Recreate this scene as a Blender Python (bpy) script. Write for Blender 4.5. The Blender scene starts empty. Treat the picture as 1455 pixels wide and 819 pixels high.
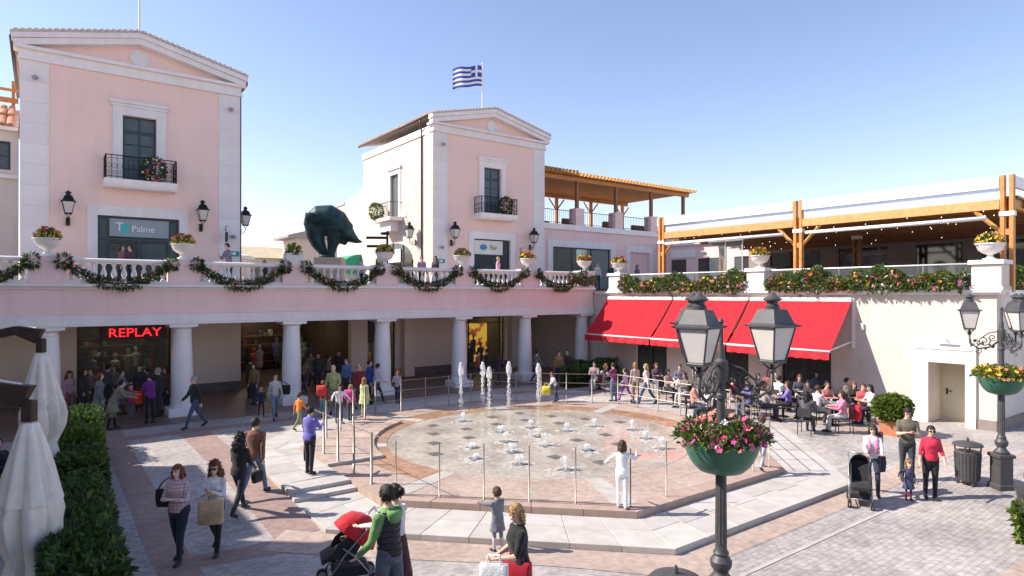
import bpy, bmesh, math, random
import numpy as np
from mathutils import Vector, Matrix, noise as mnoise
R = math.radians
TH = R(36.7); CS, SN = math.cos(TH), math.sin(TH)
H = 4.45; F = 900.0; U0 = 727.5; V0 = 418.0      # camera height, focal length and principal point of the photograph
scene = bpy.context.scene
# ---------------------------------------------------------------- camera
cam = bpy.data.cameras.new('camera'); camo = bpy.data.objects.new('camera', cam)
scene.collection.objects.link(camo); scene.camera = camo
cam.sensor_width = 36; cam.lens = F/1455*36; cam.shift_y = 8.5/1455; cam.clip_end = 3000; cam.clip_start = .05
camo.location = (0, 0, H); camo.rotation_euler = (R(90), 0, 0)
# ---------------------------------------------------------------- sky, sun, exposure
SUN_EL = R(41); SUN_AZ = R(270)                    # sun stands to the left (-X)
world = bpy.data.worlds.new('World'); scene.world = world; world.use_nodes = True
nt = world.node_tree; bg = nt.nodes['Background']
sky = nt.nodes.new('ShaderNodeTexSky'); sky.sky_type = 'NISHITA'; sky.sun_disc = False
sky.sun_elevation = SUN_EL; sky.sun_rotation = SUN_AZ
sky.altitude = 100; sky.air_density = 1.0; sky.dust_density = 0.35; sky.ozone_density = 1.8
wb = nt.nodes.new('ShaderNodeVectorMath'); wb.operation = 'MULTIPLY'; wb.inputs[1].default_value = (1.09, .945, .955)   # one white balance for the whole sky
nt.links.new(sky.outputs[0], wb.inputs[0])
nt.links.new(wb.outputs[0], bg.inputs[0]); bg.inputs[1].default_value = 0.105
sl = bpy.data.lights.new('sun', 'SUN'); sl.energy = 3.4; sl.angle = R(.5); sl.color = (1, .93, .83)
so = bpy.data.objects.new('sun', sl); scene.collection.objects.link(so)
sd = Vector((math.cos(SUN_EL), .0, -math.sin(SUN_EL)))
so.rotation_euler = sd.to_track_quat('-Z', 'Y').to_euler(); so.location = (-40, 10, 40)
scene.view_settings.view_transform = 'Standard'; scene.view_settings.look = 'None'
scene.view_settings.exposure = 1.2; scene.view_settings.gamma = 1
scene.cycles.max_bounces = 8; scene.cycles.diffuse_bounces = 5; scene.cycles.transparent_max_bounces = 12
scene.cycles.caustics_reflective = False; scene.cycles.caustics_refractive = False
try: scene.cycles.use_denoising = True
except Exception: pass

# ---------------------------------------------------------------- helpers
COL = scene.collection
rnd = random.Random(7)
def W(a, b, z=0): return Vector((a*CS-b*SN, a*SN+b*CS, z))
def AB(x, y): return (x*CS+y*SN, -x*SN+y*CS)
def sm(t): t = max(0, min(1, t)); return t*t*(3-2*t)
def gz(a, b):                                      # gentle fall of the plaza towards the front
    return -.24*(1-sm((b-10.5)/6))*(1-sm((a-15)/6)) + .5*sm((12-(a*SN+b*CS))/4.5)*(1-sm((a-6.5)/2.5))
OC = (12.45, 15.35)                                # centre of the fountain platform
def ground(u, v, zoff=0):                          # where a foot seen at (u, v) stands
    z = zoff
    for _ in range(12):
        Y = F*(H-z)/(v-V0); X = (u-U0)/F*Y; a, b = AB(X, Y); z = surf(a, b)
    return a, b, z
def octpoly(half, c=OC):
    t = half*math.tan(math.pi/8)
    return [(c[0]+x, c[1]+y) for x, y in [(-t,-half),(t,-half),(half,-t),(half,t),(t,half),(-t,half),(-half,t),(-half,-t)]]
def inoct(a, b, half):
    x, y = abs(a-OC[0]), abs(b-OC[1]); return x < half and y < half and x+y < half*math.sqrt(2)
def ringz(a, b):
    if a < OC[0]-3.0 and b > 13.45 and a+b < OC[0]+OC[1]+9.5: 
        return .06
    if a < 6.2 and b > 13.1: return -.03
    return -.12 + .14*max(sm((a-15)/4.5), sm((b-16)/5))
def surf(a, b):
    if inoct(a, b, 6.55): return .02
    if inoct(a, b, 8.0): return ringz(a, b)
    return gz(a, b)

class MB:
    def __init__(s): s.v = []; s.f = []; s.m = []
    def add(s, vs, fs, mi=0):
        o = len(s.v); s.v += [tuple(p) for p in vs]
        for f in fs: s.f.append(tuple(i+o for i in f)); s.m.append(mi)
        return s
    def box(s, x0, x1, y0, y1, z0, z1, mi=0):
        if x0 > x1: x0, x1 = x1, x0
        if y0 > y1: y0, y1 = y1, y0
        if z0 > z1: z0, z1 = z1, z0
        vs = [(x0,y0,z0),(x1,y0,z0),(x1,y1,z0),(x0,y1,z0),(x0,y0,z1),(x1,y0,z1),(x1,y1,z1),(x0,y1,z1)]
        return s.add(vs, [(0,3,2,1),(4,5,6,7),(0,1,5,4),(1,2,6,5),(2,3,7,6),(3,0,4,7)], mi)
    def bevbox(s, x0, x1, y0, y1, z0, z1, e=.01, mi=0):   # box with chamfered top and vertical edges
        def rg(ex, z): 
            return [(x0+ex,y0,z),(x1-ex,y0,z),(x1,y0+ex,z),(x1,y1-ex,z),(x1-ex,y1,z),(x0+ex,y1,z),(x0,y1-ex,z),(x0,y0+ex,z)]
        top = [(x0+e*1.6,y0+e,z1),(x1-e*1.6,y0+e,z1),(x1-e,y0+e*1.6,z1),(x1-e,y1-e*1.6,z1),(x1-e*1.6,y1-e,z1),(x0+e*1.6,y1-e,z1),(x0+e,y1-e*1.6,z1),(x0+e,y0+e*1.6,z1)]
        vs = rg(e, z0)+rg(e, z1-e)+top
        fs = [tuple(range(7,-1,-1)), tuple(range(16,24))]
        for k in (0, 8):
            for i in range(8): j = (i+1) % 8; fs.append((k+i, k+j, k+8+j, k+8+i))
        return s.add(vs, fs, mi)
    def prism(s, poly, z0, z1, mi=0):
        n = len(poly)
        z0f = z0 if callable(z0) else (lambda p: z0); z1f = z1 if callable(z1) else (lambda p: z1)
        vs = [(p[0],p[1],z0f(p)) for p in poly]+[(p[0],p[1],z1f(p)) for p in poly]
        fs = [tuple(range(n-1,-1,-1)), tuple(range(n,2*n))]+[(i,(i+1)%n,n+(i+1)%n,n+i) for i in range(n)]
        return s.add(vs, fs, mi)
    def prism_y(s, poly, y0, y1, mi=0):            # polygon in x,z extruded along y
        n = len(poly); vs = [(p[0],y0,p[1]) for p in poly]+[(p[0],y1,p[1]) for p in poly]
        fs = [tuple(range(n)), tuple(range(2*n-1,n-1,-1))]+[((i+1)%n,i,n+i,n+(i+1)%n) for i in range(n)]
        return s.add(vs, fs, mi)
    def prism_x(s, poly, x0, x1, mi=0):            # polygon in y,z extruded along x
        n = len(poly); vs = [(x0,p[0],p[1]) for p in poly]+[(x1,p[0],p[1]) for p in poly]
        fs = [tuple(range(n-1,-1,-1)), tuple(range(n,2*n))]+[(i,(i+1)%n,n+(i+1)%n,n+i) for i in range(n)]
        return s.add(vs, fs, mi)
    def loft(s, rings, mi=0, cap=True, closed=True):
        n = len(rings[0]); vs = [p for r in rings for p in r]; fs = []
        for k in range(len(rings)-1):
            for i in range(n if closed else n-1):
                j = (i+1) % n; fs.append((k*n+i, k*n+j, (k+1)*n+j, (k+1)*n+i))
        if cap: fs.append(tuple(range(n-1,-1,-1))); fs.append(tuple(range((len(rings)-1)*n, len(rings)*n)))
        return s.add(vs, fs, mi)
    def tube(s, pts, r, n=8, mi=0, cap=True, flat=None):
        pts = [Vector(p) for p in pts]; rs = r if isinstance(r, (list, tuple)) else [r]*len(pts)
        rings = []; prev = None
        for i, p in enumerate(pts):
            t = (pts[min(i+1, len(pts)-1)]-pts[max(i-1, 0)]).normalized()
            if prev is None:
                ref = Vector((0,0,1)) if abs(t.z) < .9 else Vector((1,0,0))
                x = t.cross(ref).normalized()
            else:
                x = (prev-t*prev.dot(t)); x = x.normalized() if x.length > 1e-6 else t.orthogonal().normalized()
            y = t.cross(x).normalized(); prev = x
            rings.append([p+(x*math.cos(2*math.pi*k/n)+y*math.sin(2*math.pi*k/n)*(flat or 1))*rs[i] for k in range(n)])
        return s.loft(rings, mi, cap)
    def lathe(s, prof, n=16, c=(0,0,0), mi=0, cap=True, sx=1, sy=1):
        return s.loft([[(c[0]+r*sx*math.cos(2*math.pi*k/n), c[1]+r*sy*math.sin(2*math.pi*k/n), c[2]+z) for k in range(n)] for r, z in prof], mi, cap)
    def ell(s, c, r, n=12, m=8, mi=0):
        prof = [(math.sin(math.pi*i/m), -math.cos(math.pi*i/m)) for i in range(m+1)]
        prof[0] = (.02, -1); prof[-1] = (.02, 1)
        return s.loft([[(c[0]+r[0]*q*math.cos(2*math.pi*k/n), c[1]+r[1]*q*math.sin(2*math.pi*k/n), c[2]+r[2]*z) for k in range(n)] for q, z in prof], mi)
    def mesh(s, name, mats, smooth=False, org=(0,0,0)):
        me = bpy.data.meshes.new(name)
        vs = s.v if not any(org) else [(p[0]-org[0], p[1]-org[1], p[2]-org[2]) for p in s.v]
        me.from_pydata(vs, [], s.f)
        mats = mats if isinstance(mats, (list, tuple)) else [mats]
        for m in mats: me.materials.append(m)
        if len(mats) > 1: me.polygons.foreach_set('material_index', s.m)
        if smooth:
            if smooth is True: me.polygons.foreach_set('use_smooth', [True]*len(me.polygons))
            else: me.shade_smooth(); me.set_sharp_from_angle(angle=R(smooth))
        me.update(); return me
    def build(s, name, mats, parent=None, smooth=False, kind=None):
        """absolute (a, b, z) coordinates"""
        org = parent['_o'] if parent is not None else (0,0,0)
        ob = bpy.data.objects.new(name, s.mesh(name, mats, smooth, org)); COL.objects.link(ob)
        if parent is not None: ob.parent = parent; ob['_o'] = tuple(org)
        else: ob.rotation_euler = (0, 0, TH)
        if kind: ob['kind'] = kind
        return ob
    def part(s, name, mats, parent, smooth=False, kind=None):
        """coordinates local to the parent"""
        ob = bpy.data.objects.new(name, s.mesh(name, mats, smooth)); COL.objects.link(ob); ob.parent = parent
        if 'foliage' in name or 'blooms' in name: kind = 'stuff'
        if kind: ob['kind'] = kind
        return ob
def inst(src, parent, loc=(0,0,0), rot=0, name=None):
    o = bpy.data.objects.new(name or src.name.split('.')[0], src.data); COL.objects.link(o); o.parent = parent
    o.location = loc; o.rotation_euler = (0,0,rot); return o
def tag(o, label=None, cat=None, group=None, kind=None):
    if label: o['label'] = label
    if cat: o['category'] = cat
    if group: o['group'] = group
    if kind: o['kind'] = kind
    return o
def thing(name, label, cat, o=(0,0,0), group=None, rot=None, world=None):
    e = bpy.data.objects.new(name, None); COL.objects.link(e); e.empty_display_size = .2
    e.location = Vector(world) if world is not None else W(*o)
    e.rotation_euler = (0,0,TH if rot is None else rot)
    e['_o'] = tuple(float(q) for q in o); return tag(e, label, cat, group)
def copytree(o, parent=None):
    n = o.copy(); COL.objects.link(n); n.parent = parent
    for ch in list(o.children): copytree(ch, n)
    return n
def wall_holes(mb, x0, x1, z0, z1, holes, y0, y1, mi=0, axis='x'):
    """a wall slab with openings; front at y0, back at y1; axis 'x' runs along a, 'y' runs along b (then y0, y1 are a values)"""
    xs = sorted({x0, x1, *[h[0] for h in holes], *[h[1] for h in holes]}); zs = sorted({z0, z1, *[h[2] for h in holes], *[h[3] for h in holes]})
    xs = [x for x in xs if x0 <= x <= x1]; zs = [z for z in zs if z0 <= z <= z1]
    def solid(i, k):
        if i < 0 or k < 0 or i >= len(xs)-1 or k >= len(zs)-1: return False
        cx, cz = (xs[i]+xs[i+1])/2, (zs[k]+zs[k+1])/2
        return not any(h[0] < cx < h[1] and h[2] < cz < h[3] for h in holes)
    P = (lambda x, y, z: (x, y, z)) if axis == 'x' else (lambda x, y, z: (y, x, z))
    def q(*p): mb.add([P(*t) for t in p], [(0,1,2,3)], mi)
    for i in range(len(xs)-1):
        for k in range(len(zs)-1):
            if not solid(i, k): continue
            a, b, c, d = xs[i], xs[i+1], zs[k], zs[k+1]
            q((a,y0,c),(b,y0,c),(b,y0,d),(a,y0,d)); q((b,y1,c),(a,y1,c),(a,y1,d),(b,y1,d))
            if not solid(i-1,k): q((a,y1,c),(a,y0,c),(a,y0,d),(a,y1,d))
            if not solid(i+1,k): q((b,y0,c),(b,y1,c),(b,y1,d),(b,y0,d))
            if not solid(i,k-1): q((a,y1,c),(b,y1,c),(b,y0,c),(a,y0,c))
            if not solid(i,k+1): q((a,y0,d),(b,y0,d),(b,y1,d),(a,y1,d))
    return mb
# ---------------------------------------------------------------- materials
MATS = {}
def newmat(name):
    m = bpy.data.materials.new(name); m.use_nodes = True; MATS[name] = m
    return m, m.node_tree, m.node_tree.nodes['Principled BSDF']
def N(t, typ, **kw):
    n = t.nodes.new(typ)
    for k, v in kw.items(): setattr(n, k, v)
    return n
def M(name, col, rough=.7, var=.07, scale=2.0, bump=0, bscale=40, metal=0, spec=.4, rv=.05, sheen=0, stain=0):
    if name in MATS: return MATS[name]
    m, t, p = newmat(name); L = t.links.new
    p.inputs['Roughness'].default_value = rough; p.inputs['Metallic'].default_value = metal
    p.inputs['Specular IOR Level'].default_value = spec
    if sheen: p.inputs['Sheen Weight'].default_value = sheen
    tc = N(t, 'ShaderNodeTexCoord'); n1 = N(t, 'ShaderNodeTexNoise'); n1.inputs['Scale'].default_value = scale; n1.inputs['Detail'].default_value = 6
    L(tc.outputs['Object'], n1.inputs['Vector'])
    oi = N(t, 'ShaderNodeObjectInfo')
    mr = N(t, 'ShaderNodeMapRange'); mr.inputs[1].default_value = .3; mr.inputs[2].default_value = .7; mr.inputs[3].default_value = 1-var; mr.inputs[4].default_value = 1+var
    L(n1.outputs[0], mr.inputs[0])
    m2 = N(t, 'ShaderNodeMapRange'); m2.inputs[3].default_value = 1-rv; m2.inputs[4].default_value = 1+rv; L(oi.outputs['Random'], m2.inputs[0])
    mu = N(t, 'ShaderNodeMath', operation='MULTIPLY'); L(mr.outputs[0], mu.inputs[0]); L(m2.outputs[0], mu.inputs[1])
    val = mu.outputs[0]
    if stain:
        mp = N(t, 'ShaderNodeMapping'); mp.inputs['Scale'].default_value = (2.2, 2.2, .25); L(tc.outputs['Object'], mp.inputs[0])
        n3 = N(t, 'ShaderNodeTexNoise'); n3.inputs['Scale'].default_value = 1.6; n3.inputs['Detail'].default_value = 7; L(mp.outputs[0], n3.inputs[0])
        m3 = N(t, 'ShaderNodeMapRange'); m3.inputs[1].default_value = .42; m3.inputs[2].default_value = .7; m3.inputs[3].default_value = 1; m3.inputs[4].default_value = 1-stain
        L(n3.outputs[0], m3.inputs[0]); m4 = N(t, 'ShaderNodeMath', operation='MULTIPLY'); L(val, m4.inputs[0]); L(m3.outputs[0], m4.inputs[1]); val = m4.outputs[0]
    vm = N(t, 'ShaderNodeVectorMath', operation='SCALE'); vm.inputs[0].default_value = col[:3]; L(val, vm.inputs['Scale'])
    L(vm.outputs[0], p.inputs['Base Color'])
    if bump:
        n2 = N(t, 'ShaderNodeTexNoise'); n2.inputs['Scale'].default_value = bscale; n2.inputs['Detail'].default_value = 4; L(tc.outputs['Object'], n2.inputs['Vector'])
        b = N(t, 'ShaderNodeBump'); b.inputs['Strength'].default_value = bump; b.inputs['Distance'].default_value = .01 if bump < .9 else .022; L(n2.outputs[0], b.inputs['Height']); L(b.outputs[0], p.inputs['Normal'])
    return m
def srgb(r, g, b):
    f = lambda x: (x/255/12.92 if x/255 <= .04045 else ((x/255+.055)/1.055)**2.4)
    return (f(r), f(g), f(b))
def Mglass(name, tint=(.9,.95,.95), rough=.0):
    m, t, p = newmat(name)
    p.inputs['Base Color'].default_value = (*tint, 1); p.inputs['Transmission Weight'].default_value = 1; p.inputs['Roughness'].default_value = rough; p.inputs['IOR'].default_value = 1.2
    return m
def Mclear(name, tint, alpha):                      # thin clear sheet: mostly see-through, with a glossy skin
    m, t, p = newmat(name); L = t.links.new
    tr = N(t, 'ShaderNodeBsdfTransparent'); tr.inputs[0].default_value = (*tint, 1)
    p.inputs['Base Color'].default_value = (*tint, 1); p.inputs['Roughness'].default_value = .08
    mx = N(t, 'ShaderNodeMixShader'); fr = N(t, 'ShaderNodeFresnel'); fr.inputs[0].default_value = 1.45
    ad = N(t, 'ShaderNodeMath', operation='ADD'); ad.use_clamp = True; ad.inputs[1].default_value = alpha; L(fr.outputs[0], ad.inputs[0])
    L(ad.outputs[0], mx.inputs[0]); L(tr.outputs[0], mx.inputs[1]); L(p.outputs[0], mx.inputs[2]); L(mx.outputs[0], t.nodes['Material Output'].inputs[0])
    return m
def Memit(name, col, st):
    m, t, p = newmat(name); p.inputs['Base Color'].default_value = (*col, 1)
    p.inputs['Emission Color'].default_value = (*col, 1); p.inputs['Emission Strength'].default_value = st; return m
def Mpave(name, c1, c2, cm, bw=.2, bh=.1, mort=.012, rot=0, rough=.75, bump=.5, off=.5, var=.25, wet=0):
    m, t, p = newmat(name); L = t.links.new
    tc = N(t, 'ShaderNodeTexCoord'); mp = N(t, 'ShaderNodeMapping'); mp.inputs['Rotation'].default_value = (0,0,rot); L(tc.outputs['Object'], mp.inputs[0])
    br = N(t, 'ShaderNodeTexBrick'); br.offset = off; L(mp.outputs[0], br.inputs[0])
    br.inputs['Color1'].default_value = (*c1,1); br.inputs['Color2'].default_value = (*c2,1); br.inputs['Mortar'].default_value = (*cm,1)
    br.inputs['Scale'].default_value = 1; br.inputs['Mortar Size'].default_value = mort; br.inputs['Brick Width'].default_value = bw; br.inputs['Row Height'].default_value = bh; br.inputs['Mortar Smooth'].default_value = .3
    def nz(sc, lo, hi, src, det=5, a=.3, b=.7):
        n = N(t, 'ShaderNodeTexNoise'); n.inputs['Scale'].default_value = sc; n.inputs['Detail'].default_value = det; L(src, n.inputs['Vector'])
        r = N(t, 'ShaderNodeMapRange'); r.inputs[1].default_value = a; r.inputs[2].default_value = b; r.inputs[3].default_value = lo; r.inputs[4].default_value = hi; L(n.outputs[0], r.inputs[0]); return r.outputs[0]
    f1 = nz(.55, 1-var*.6, 1+var*.6, tc.outputs['Object']); f2 = nz(7, 1-var*.7, 1+var*.7, tc.outputs['Object'])
    mu = N(t, 'ShaderNodeMath', operation='MULTIPLY'); L(f1, mu.inputs[0]); L(f2, mu.inputs[1])
    f3 = nz(1.7, 1, .80, tc.outputs['Object'], 8, .56, .70); m3 = N(t, 'ShaderNodeMath', operation='MULTIPLY'); L(mu.outputs[0], m3.inputs[0]); L(f3, m3.inputs[1]); mu = m3   # old stains
    vm = N(t, 'ShaderNodeVectorMath', operation='SCALE'); L(br.outputs['Color'], vm.inputs[0]); L(mu.outputs[0], vm.inputs['Scale']); L(vm.outputs[0], p.inputs['Base Color'])
    p.inputs['Roughness'].default_value = rough
    if wet: L(nz(.9, .08, rough, tc.outputs['Object'], 4, .4, .6), p.inputs['Roughness'])
    iv = N(t, 'ShaderNodeMath', operation='SUBTRACT'); iv.inputs[0].default_value = 1; L(br.outputs['Fac'], iv.inputs[1])
    b = N(t, 'ShaderNodeBump'); b.inputs['Strength'].default_value = bump; b.inputs['Distance'].default_value = .008; L(iv.outputs[0], b.inputs['Height']); L(b.outputs[0], p.inputs['Normal'])
    return m
PINK = M('pink_stucco', (.88,.64,.56), .85, .03, .7, .15, 70, stain=.035)
PINK2 = M('dusty_pink_stucco', (.85,.62,.59), .85, .04, .7, .15, 70, stain=.05)
WHITE = M('white_stucco', (.66,.575,.51), .85, .03, .8, .12, 70, stain=.06)
TRIM = M('white_trim', (.82,.77,.75), .7, .035, 1.2, .06, 60, stain=.07)
QUOIN = M('quoin_stone', (.82,.75,.73), .8, .05, 1.5, .1, 50, stain=.05)
CREAM = M('cream_wall', (.72,.66,.58), .85, .05, .8, .12, 60, stain=.06)
ARCW = M('arcade_wall', (.80,.69,.61), .85, .05, .8, .1, 60)
PLINTH = M('plinth_stone', (.16,.14,.135), .6, .15, 5, .1, 60)
COLM = M('column_paint', (.80,.78,.78), .6, .03, 1.5, .05, 60)
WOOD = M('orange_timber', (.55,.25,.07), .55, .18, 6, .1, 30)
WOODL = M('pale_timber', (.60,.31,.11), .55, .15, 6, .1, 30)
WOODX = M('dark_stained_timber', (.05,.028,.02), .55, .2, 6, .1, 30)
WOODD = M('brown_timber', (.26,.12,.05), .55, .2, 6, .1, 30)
IRON = M('black_iron', (.02,.02,.022), .45, .1, 8, .05, 60, metal=.6)
IRONG = M('grey_iron', (.085,.083,.085), .5, .15, 8, .1, 90, metal=.25)
STEEL = M('brushed_steel', (.30,.25,.21), .4, .08, 8, metal=.6)
FRAME = M('dark_blue_frame', (.025,.05,.075), .4, .1, 6)
BROWNF = M('dark_brown_frame', (.035,.025,.02), .4, .1, 6)
GLASS = Mclear('window_glass', (.55,.66,.68), .14)
GLASSD = Mclear('shop_glass', (.6,.65,.65), .05)
CLEAR = Mclear('clear_glass', (.9,.95,.95), .03)
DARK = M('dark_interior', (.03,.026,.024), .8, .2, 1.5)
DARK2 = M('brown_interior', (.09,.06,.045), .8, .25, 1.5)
TILE = M('clay_tile', (.42,.22,.13), .8, .3, 5, .2, 40)
TILEP = M('pale_tile', (.62,.53,.47), .8, .2, 5, .2, 40)
GUT = M('brown_gutter', (.10,.06,.05), .5, .1, 5)
GRAN = M('pale_granite', (.48,.445,.41), .7, .1, 3, .1, 120, rv=.06)
GRAND = M('grey_granite', (.45,.41,.375), .7, .12, 3, .1, 120, rv=.06)
BRICKS = Mpave('pink_brick_paving', (.44,.335,.275), (.41,.31,.255), (.38,.295,.25), .21, .1, .006, 0, .7, .3)
PAVE = Mpave('grey_sett_paving', (.42,.375,.35), (.365,.325,.305), (.32,.285,.265), .19, .11, .012, 0, .75, .5, var=.32)
PAVER = Mpave('red_brick_band', (.33,.225,.19), (.295,.20,.175), (.26,.19,.165), .21, .1, .006, 0, .75, .4)
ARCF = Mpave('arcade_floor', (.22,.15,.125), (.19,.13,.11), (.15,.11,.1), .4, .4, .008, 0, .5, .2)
TFLOOR = Mpave('terrace_tiles', (.42,.36,.31), (.39,.33,.29), (.3,.26,.23), .4, .4, .008, 0, .7, .2)
WETST = Mpave('wet_stone', (.44,.39,.325), (.40,.355,.30), (.35,.31,.265), .5, .5, .008, 0, .45, .15, var=.3, wet=1)
WETTC = Mpave('wet_terracotta', (.42,.25,.155), (.38,.225,.14), (.33,.205,.14), .3, .15, .008, 0, .5, .15, var=.3, wet=1)
REDA = M('red_awning_cloth', (.56,.024,.034), .85, .06, 1.2, .1, 200, spec=.1)
REDD = M('red_valance_cloth', (.55,.02,.035), .75, .06, 1.2, .1, 200)
WHITEP = M('white_paint', (.80,.78,.76), .5, .03, 2)
# ================================================================ GROUND
def ground_sheet():
    oc = octpoly(8.0); nseg = 22
    bnd = []
    for i in range(8):
        p, q = oc[i], oc[(i+1) % 8]
        for k in range(nseg): bnd.append((p[0]+(q[0]-p[0])*k/nseg, p[1]+(q[1]-p[1])*k/nseg))
    rr = [.2*i for i in range(56)]+[12, 13.5, 15, 18, 22, 40, 90, 250, 900]
    vs = []; fs = []; n = len(bnd)
    for r in rr:
        for (x, y) in bnd:
            dx, dy = x-OC[0], y-OC[1]; l = math.hypot(dx, dy); a, b = x+dx/l*r, y+dy/l*r
            vs.append((a, b, gz(a, b)))
    for k in range(len(rr)-1):
        for i in range(n):
            j = (i+1) % n; fs.append((k*n+i, k*n+n+i, k*n+n+j, k*n+j))
    mb = MB(); mb.add(vs, [f[::-1] for f in fs]); return mb
ground_sheet().build('plaza_paving', PAVE, smooth=True, kind='structure')
def strip(name, a0, a1, b0, b1, mat, dz=.004, step=.22):
    na = max(1, int((a1-a0)/step)); nb = max(1, int((b1-b0)/step)); vs = []; fs = []
    for j in range(nb+1):
        for i in range(na+1):
            a = a0+(a1-a0)*i/na; b = b0+(b1-b0)*j/nb; vs.append((a, b, gz(a, b)+dz))
    for j in range(nb):
        for i in range(na): k = j*(na+1)+i; fs.append((k, k+1, k+na+2, k+na+1))
    mb = MB(); mb.add(vs, fs); return mb.build(name, mat, kind='structure')
strip('brick_band', 1.5, 2.12, 4, 24.2, PAVER)
strip('brick_band', 2.12, 4.0, 11.55, 12.25, PAVER)
strip('brick_band', 3.55, 4.43, 12.25, 22.3, PAVER, .006)
strip('brick_band', 2.12, 23.9, 22.4, 23.0, PAVER, .007)
strip('brick_band', 21.3, 21.9, 1.5, 22.4, BRICKS, .005)
strip('brick_band', 9.4, 21.3, 6.75, 7.33, BRICKS, .006)
strip('drain_line', 9.3, 22, 6.12, 6.2, GRAND, .01)
strip('brick_band', 9.4, 21.3, 3.0, 3.6, BRICKS, .006)
def diag_band(w0, w1, mat, dz):                     # brick strip along the front chamfer of the platform
    p, q = octpoly(8.0)[7], octpoly(8.0)[0]; n = (-math.sqrt(.5), -math.sqrt(.5)); vs = []; fs = []; k = 36; ws = np.linspace(w0, w1, 6)
    for i in range(k+1):
        for w in ws:
            t = -.12+1.24*i/k; a = p[0]+(q[0]-p[0])*t+n[0]*w; b = p[1]+(q[1]-p[1])*t+n[1]*w; vs.append((a, b, gz(a, b)+dz))
    for i in range(k):
        for j in range(5): q = i*6+j; fs.append((q, q+1, q+7, q+6))
    mb = MB(); mb.add(vs, fs); return mb.build('brick_band', mat, kind='structure')
diag_band(.02, 1.0, BRICKS, .008)
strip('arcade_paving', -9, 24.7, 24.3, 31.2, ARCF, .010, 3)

# ================================================================ FOUNTAIN PLATFORM
RZ = [-.12, -.12, .03, .03, .04, .06, .06, -.12]
plat = thing('fountain_platform', 'stepped octagonal stone platform carrying the splash fountain in the middle of the plaza', 'platform', (OC[0], OC[1], 0))
def lerp(p, q, t): return tuple(p[i]+(q[i]-p[i])*t for i in range(len(p)))
Oo, Oi = octpoly(8.0), octpoly(6.55)
core = MB()
core.prism(octpoly(7.9), -.6, -.16); core.prism(octpoly(6.5), -.3, .0)
core.build('core', GRAND, plat)
def slab(q, zf, depth, mat, name='granite_slab'):   # q: quad of (a, b); zf: top height function
    cx = sum(p[0] for p in q)/4; cy = sum(p[1] for p in q)/4; e = .006
    def ins(p, d): l = math.hypot(p[0]-cx, p[1]-cy); return (p[0]-(p[0]-cx)/l*d, p[1]-(p[1]-cy)/l*d)
    mb = MB(); A = [ins(p, e) for p in q]; B = [ins(p, e+.008) for p in q]
    vs = [(p[0], p[1], zf(p)-depth) for p in A]+[(p[0], p[1], zf(p)-.008) for p in A]+[(p[0], p[1], zf(p)) for p in B]
    fs = [(3,2,1,0), (8,9,10,11)]
    for k in (0, 4):
        for i in range(4): j = (i+1) % 4; fs.append((k+i, k+j, k+4+j, k+4+i))
    mb.add(vs, fs); return mb.build(name, mat, plat)
for i in range(8):
    j = (i+1) % 8; p, q, pi, qi = Oo[i], Oo[j], Oi[i], Oi[j]; nsl = 7; zp, zq = RZ[i], RZ[j]
    for k in range(nsl):
        t0, t1 = k/nsl, (k+1)/nsl
        rows = (0, .5, 1) if k % 2 else (0, .58, 1)
        for r0, r1 in zip(rows, rows[1:]):
            quad = [lerp(lerp(p, q, t0), lerp(pi, qi, t0), r0), lerp(lerp(p, q, t1), lerp(pi, qi, t1), r0),
                    lerp(lerp(p, q, t1), lerp(pi, qi, t1), r1), lerp(lerp(p, q, t0), lerp(pi, qi, t0), r1)]
            zf = (lambda P, p=p, q=q, zp=zp, zq=zq: zp+(zq-zp)*max(0, min(1, ((P[0]-p[0])*(q[0]-p[0])+(P[1]-p[1])*(q[1]-p[1]))/((q[0]-p[0])**2+(q[1]-p[1])**2))))
            if i == 6:
                bm_ = sum(P[1] for P in quad)/4
                zc = .06 if bm_ > 14.3 else -.12
                zf = lambda P, zc=zc: zc
                if k == 4: continue
            slab(quad, zf, .34, rnd.choice([GRAN, GRAN, GRAND]))
# cross steps on the left arm
x0, x1 = Oo[6][0], Oi[6][0]; n7 = lambda k: Oo[6][1]+(Oo[7][1]-Oo[6][1])*k/7
for xa, xb in ((x0, (x0+x1)/2), ((x0+x1)/2, x1)):
    y1_, y0_ = n7(4), n7(5)
    slab([(xa, y0_+.36), (xb, y0_+.36), (xb, y1_), (xa, y1_)], lambda P: .06, .34, GRAN)
    slab([(xa, y0_), (xb, y0_), (xb, y0_+.36), (xa, y0_+.36)], lambda P: -.03, .34, GRAN)
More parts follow.
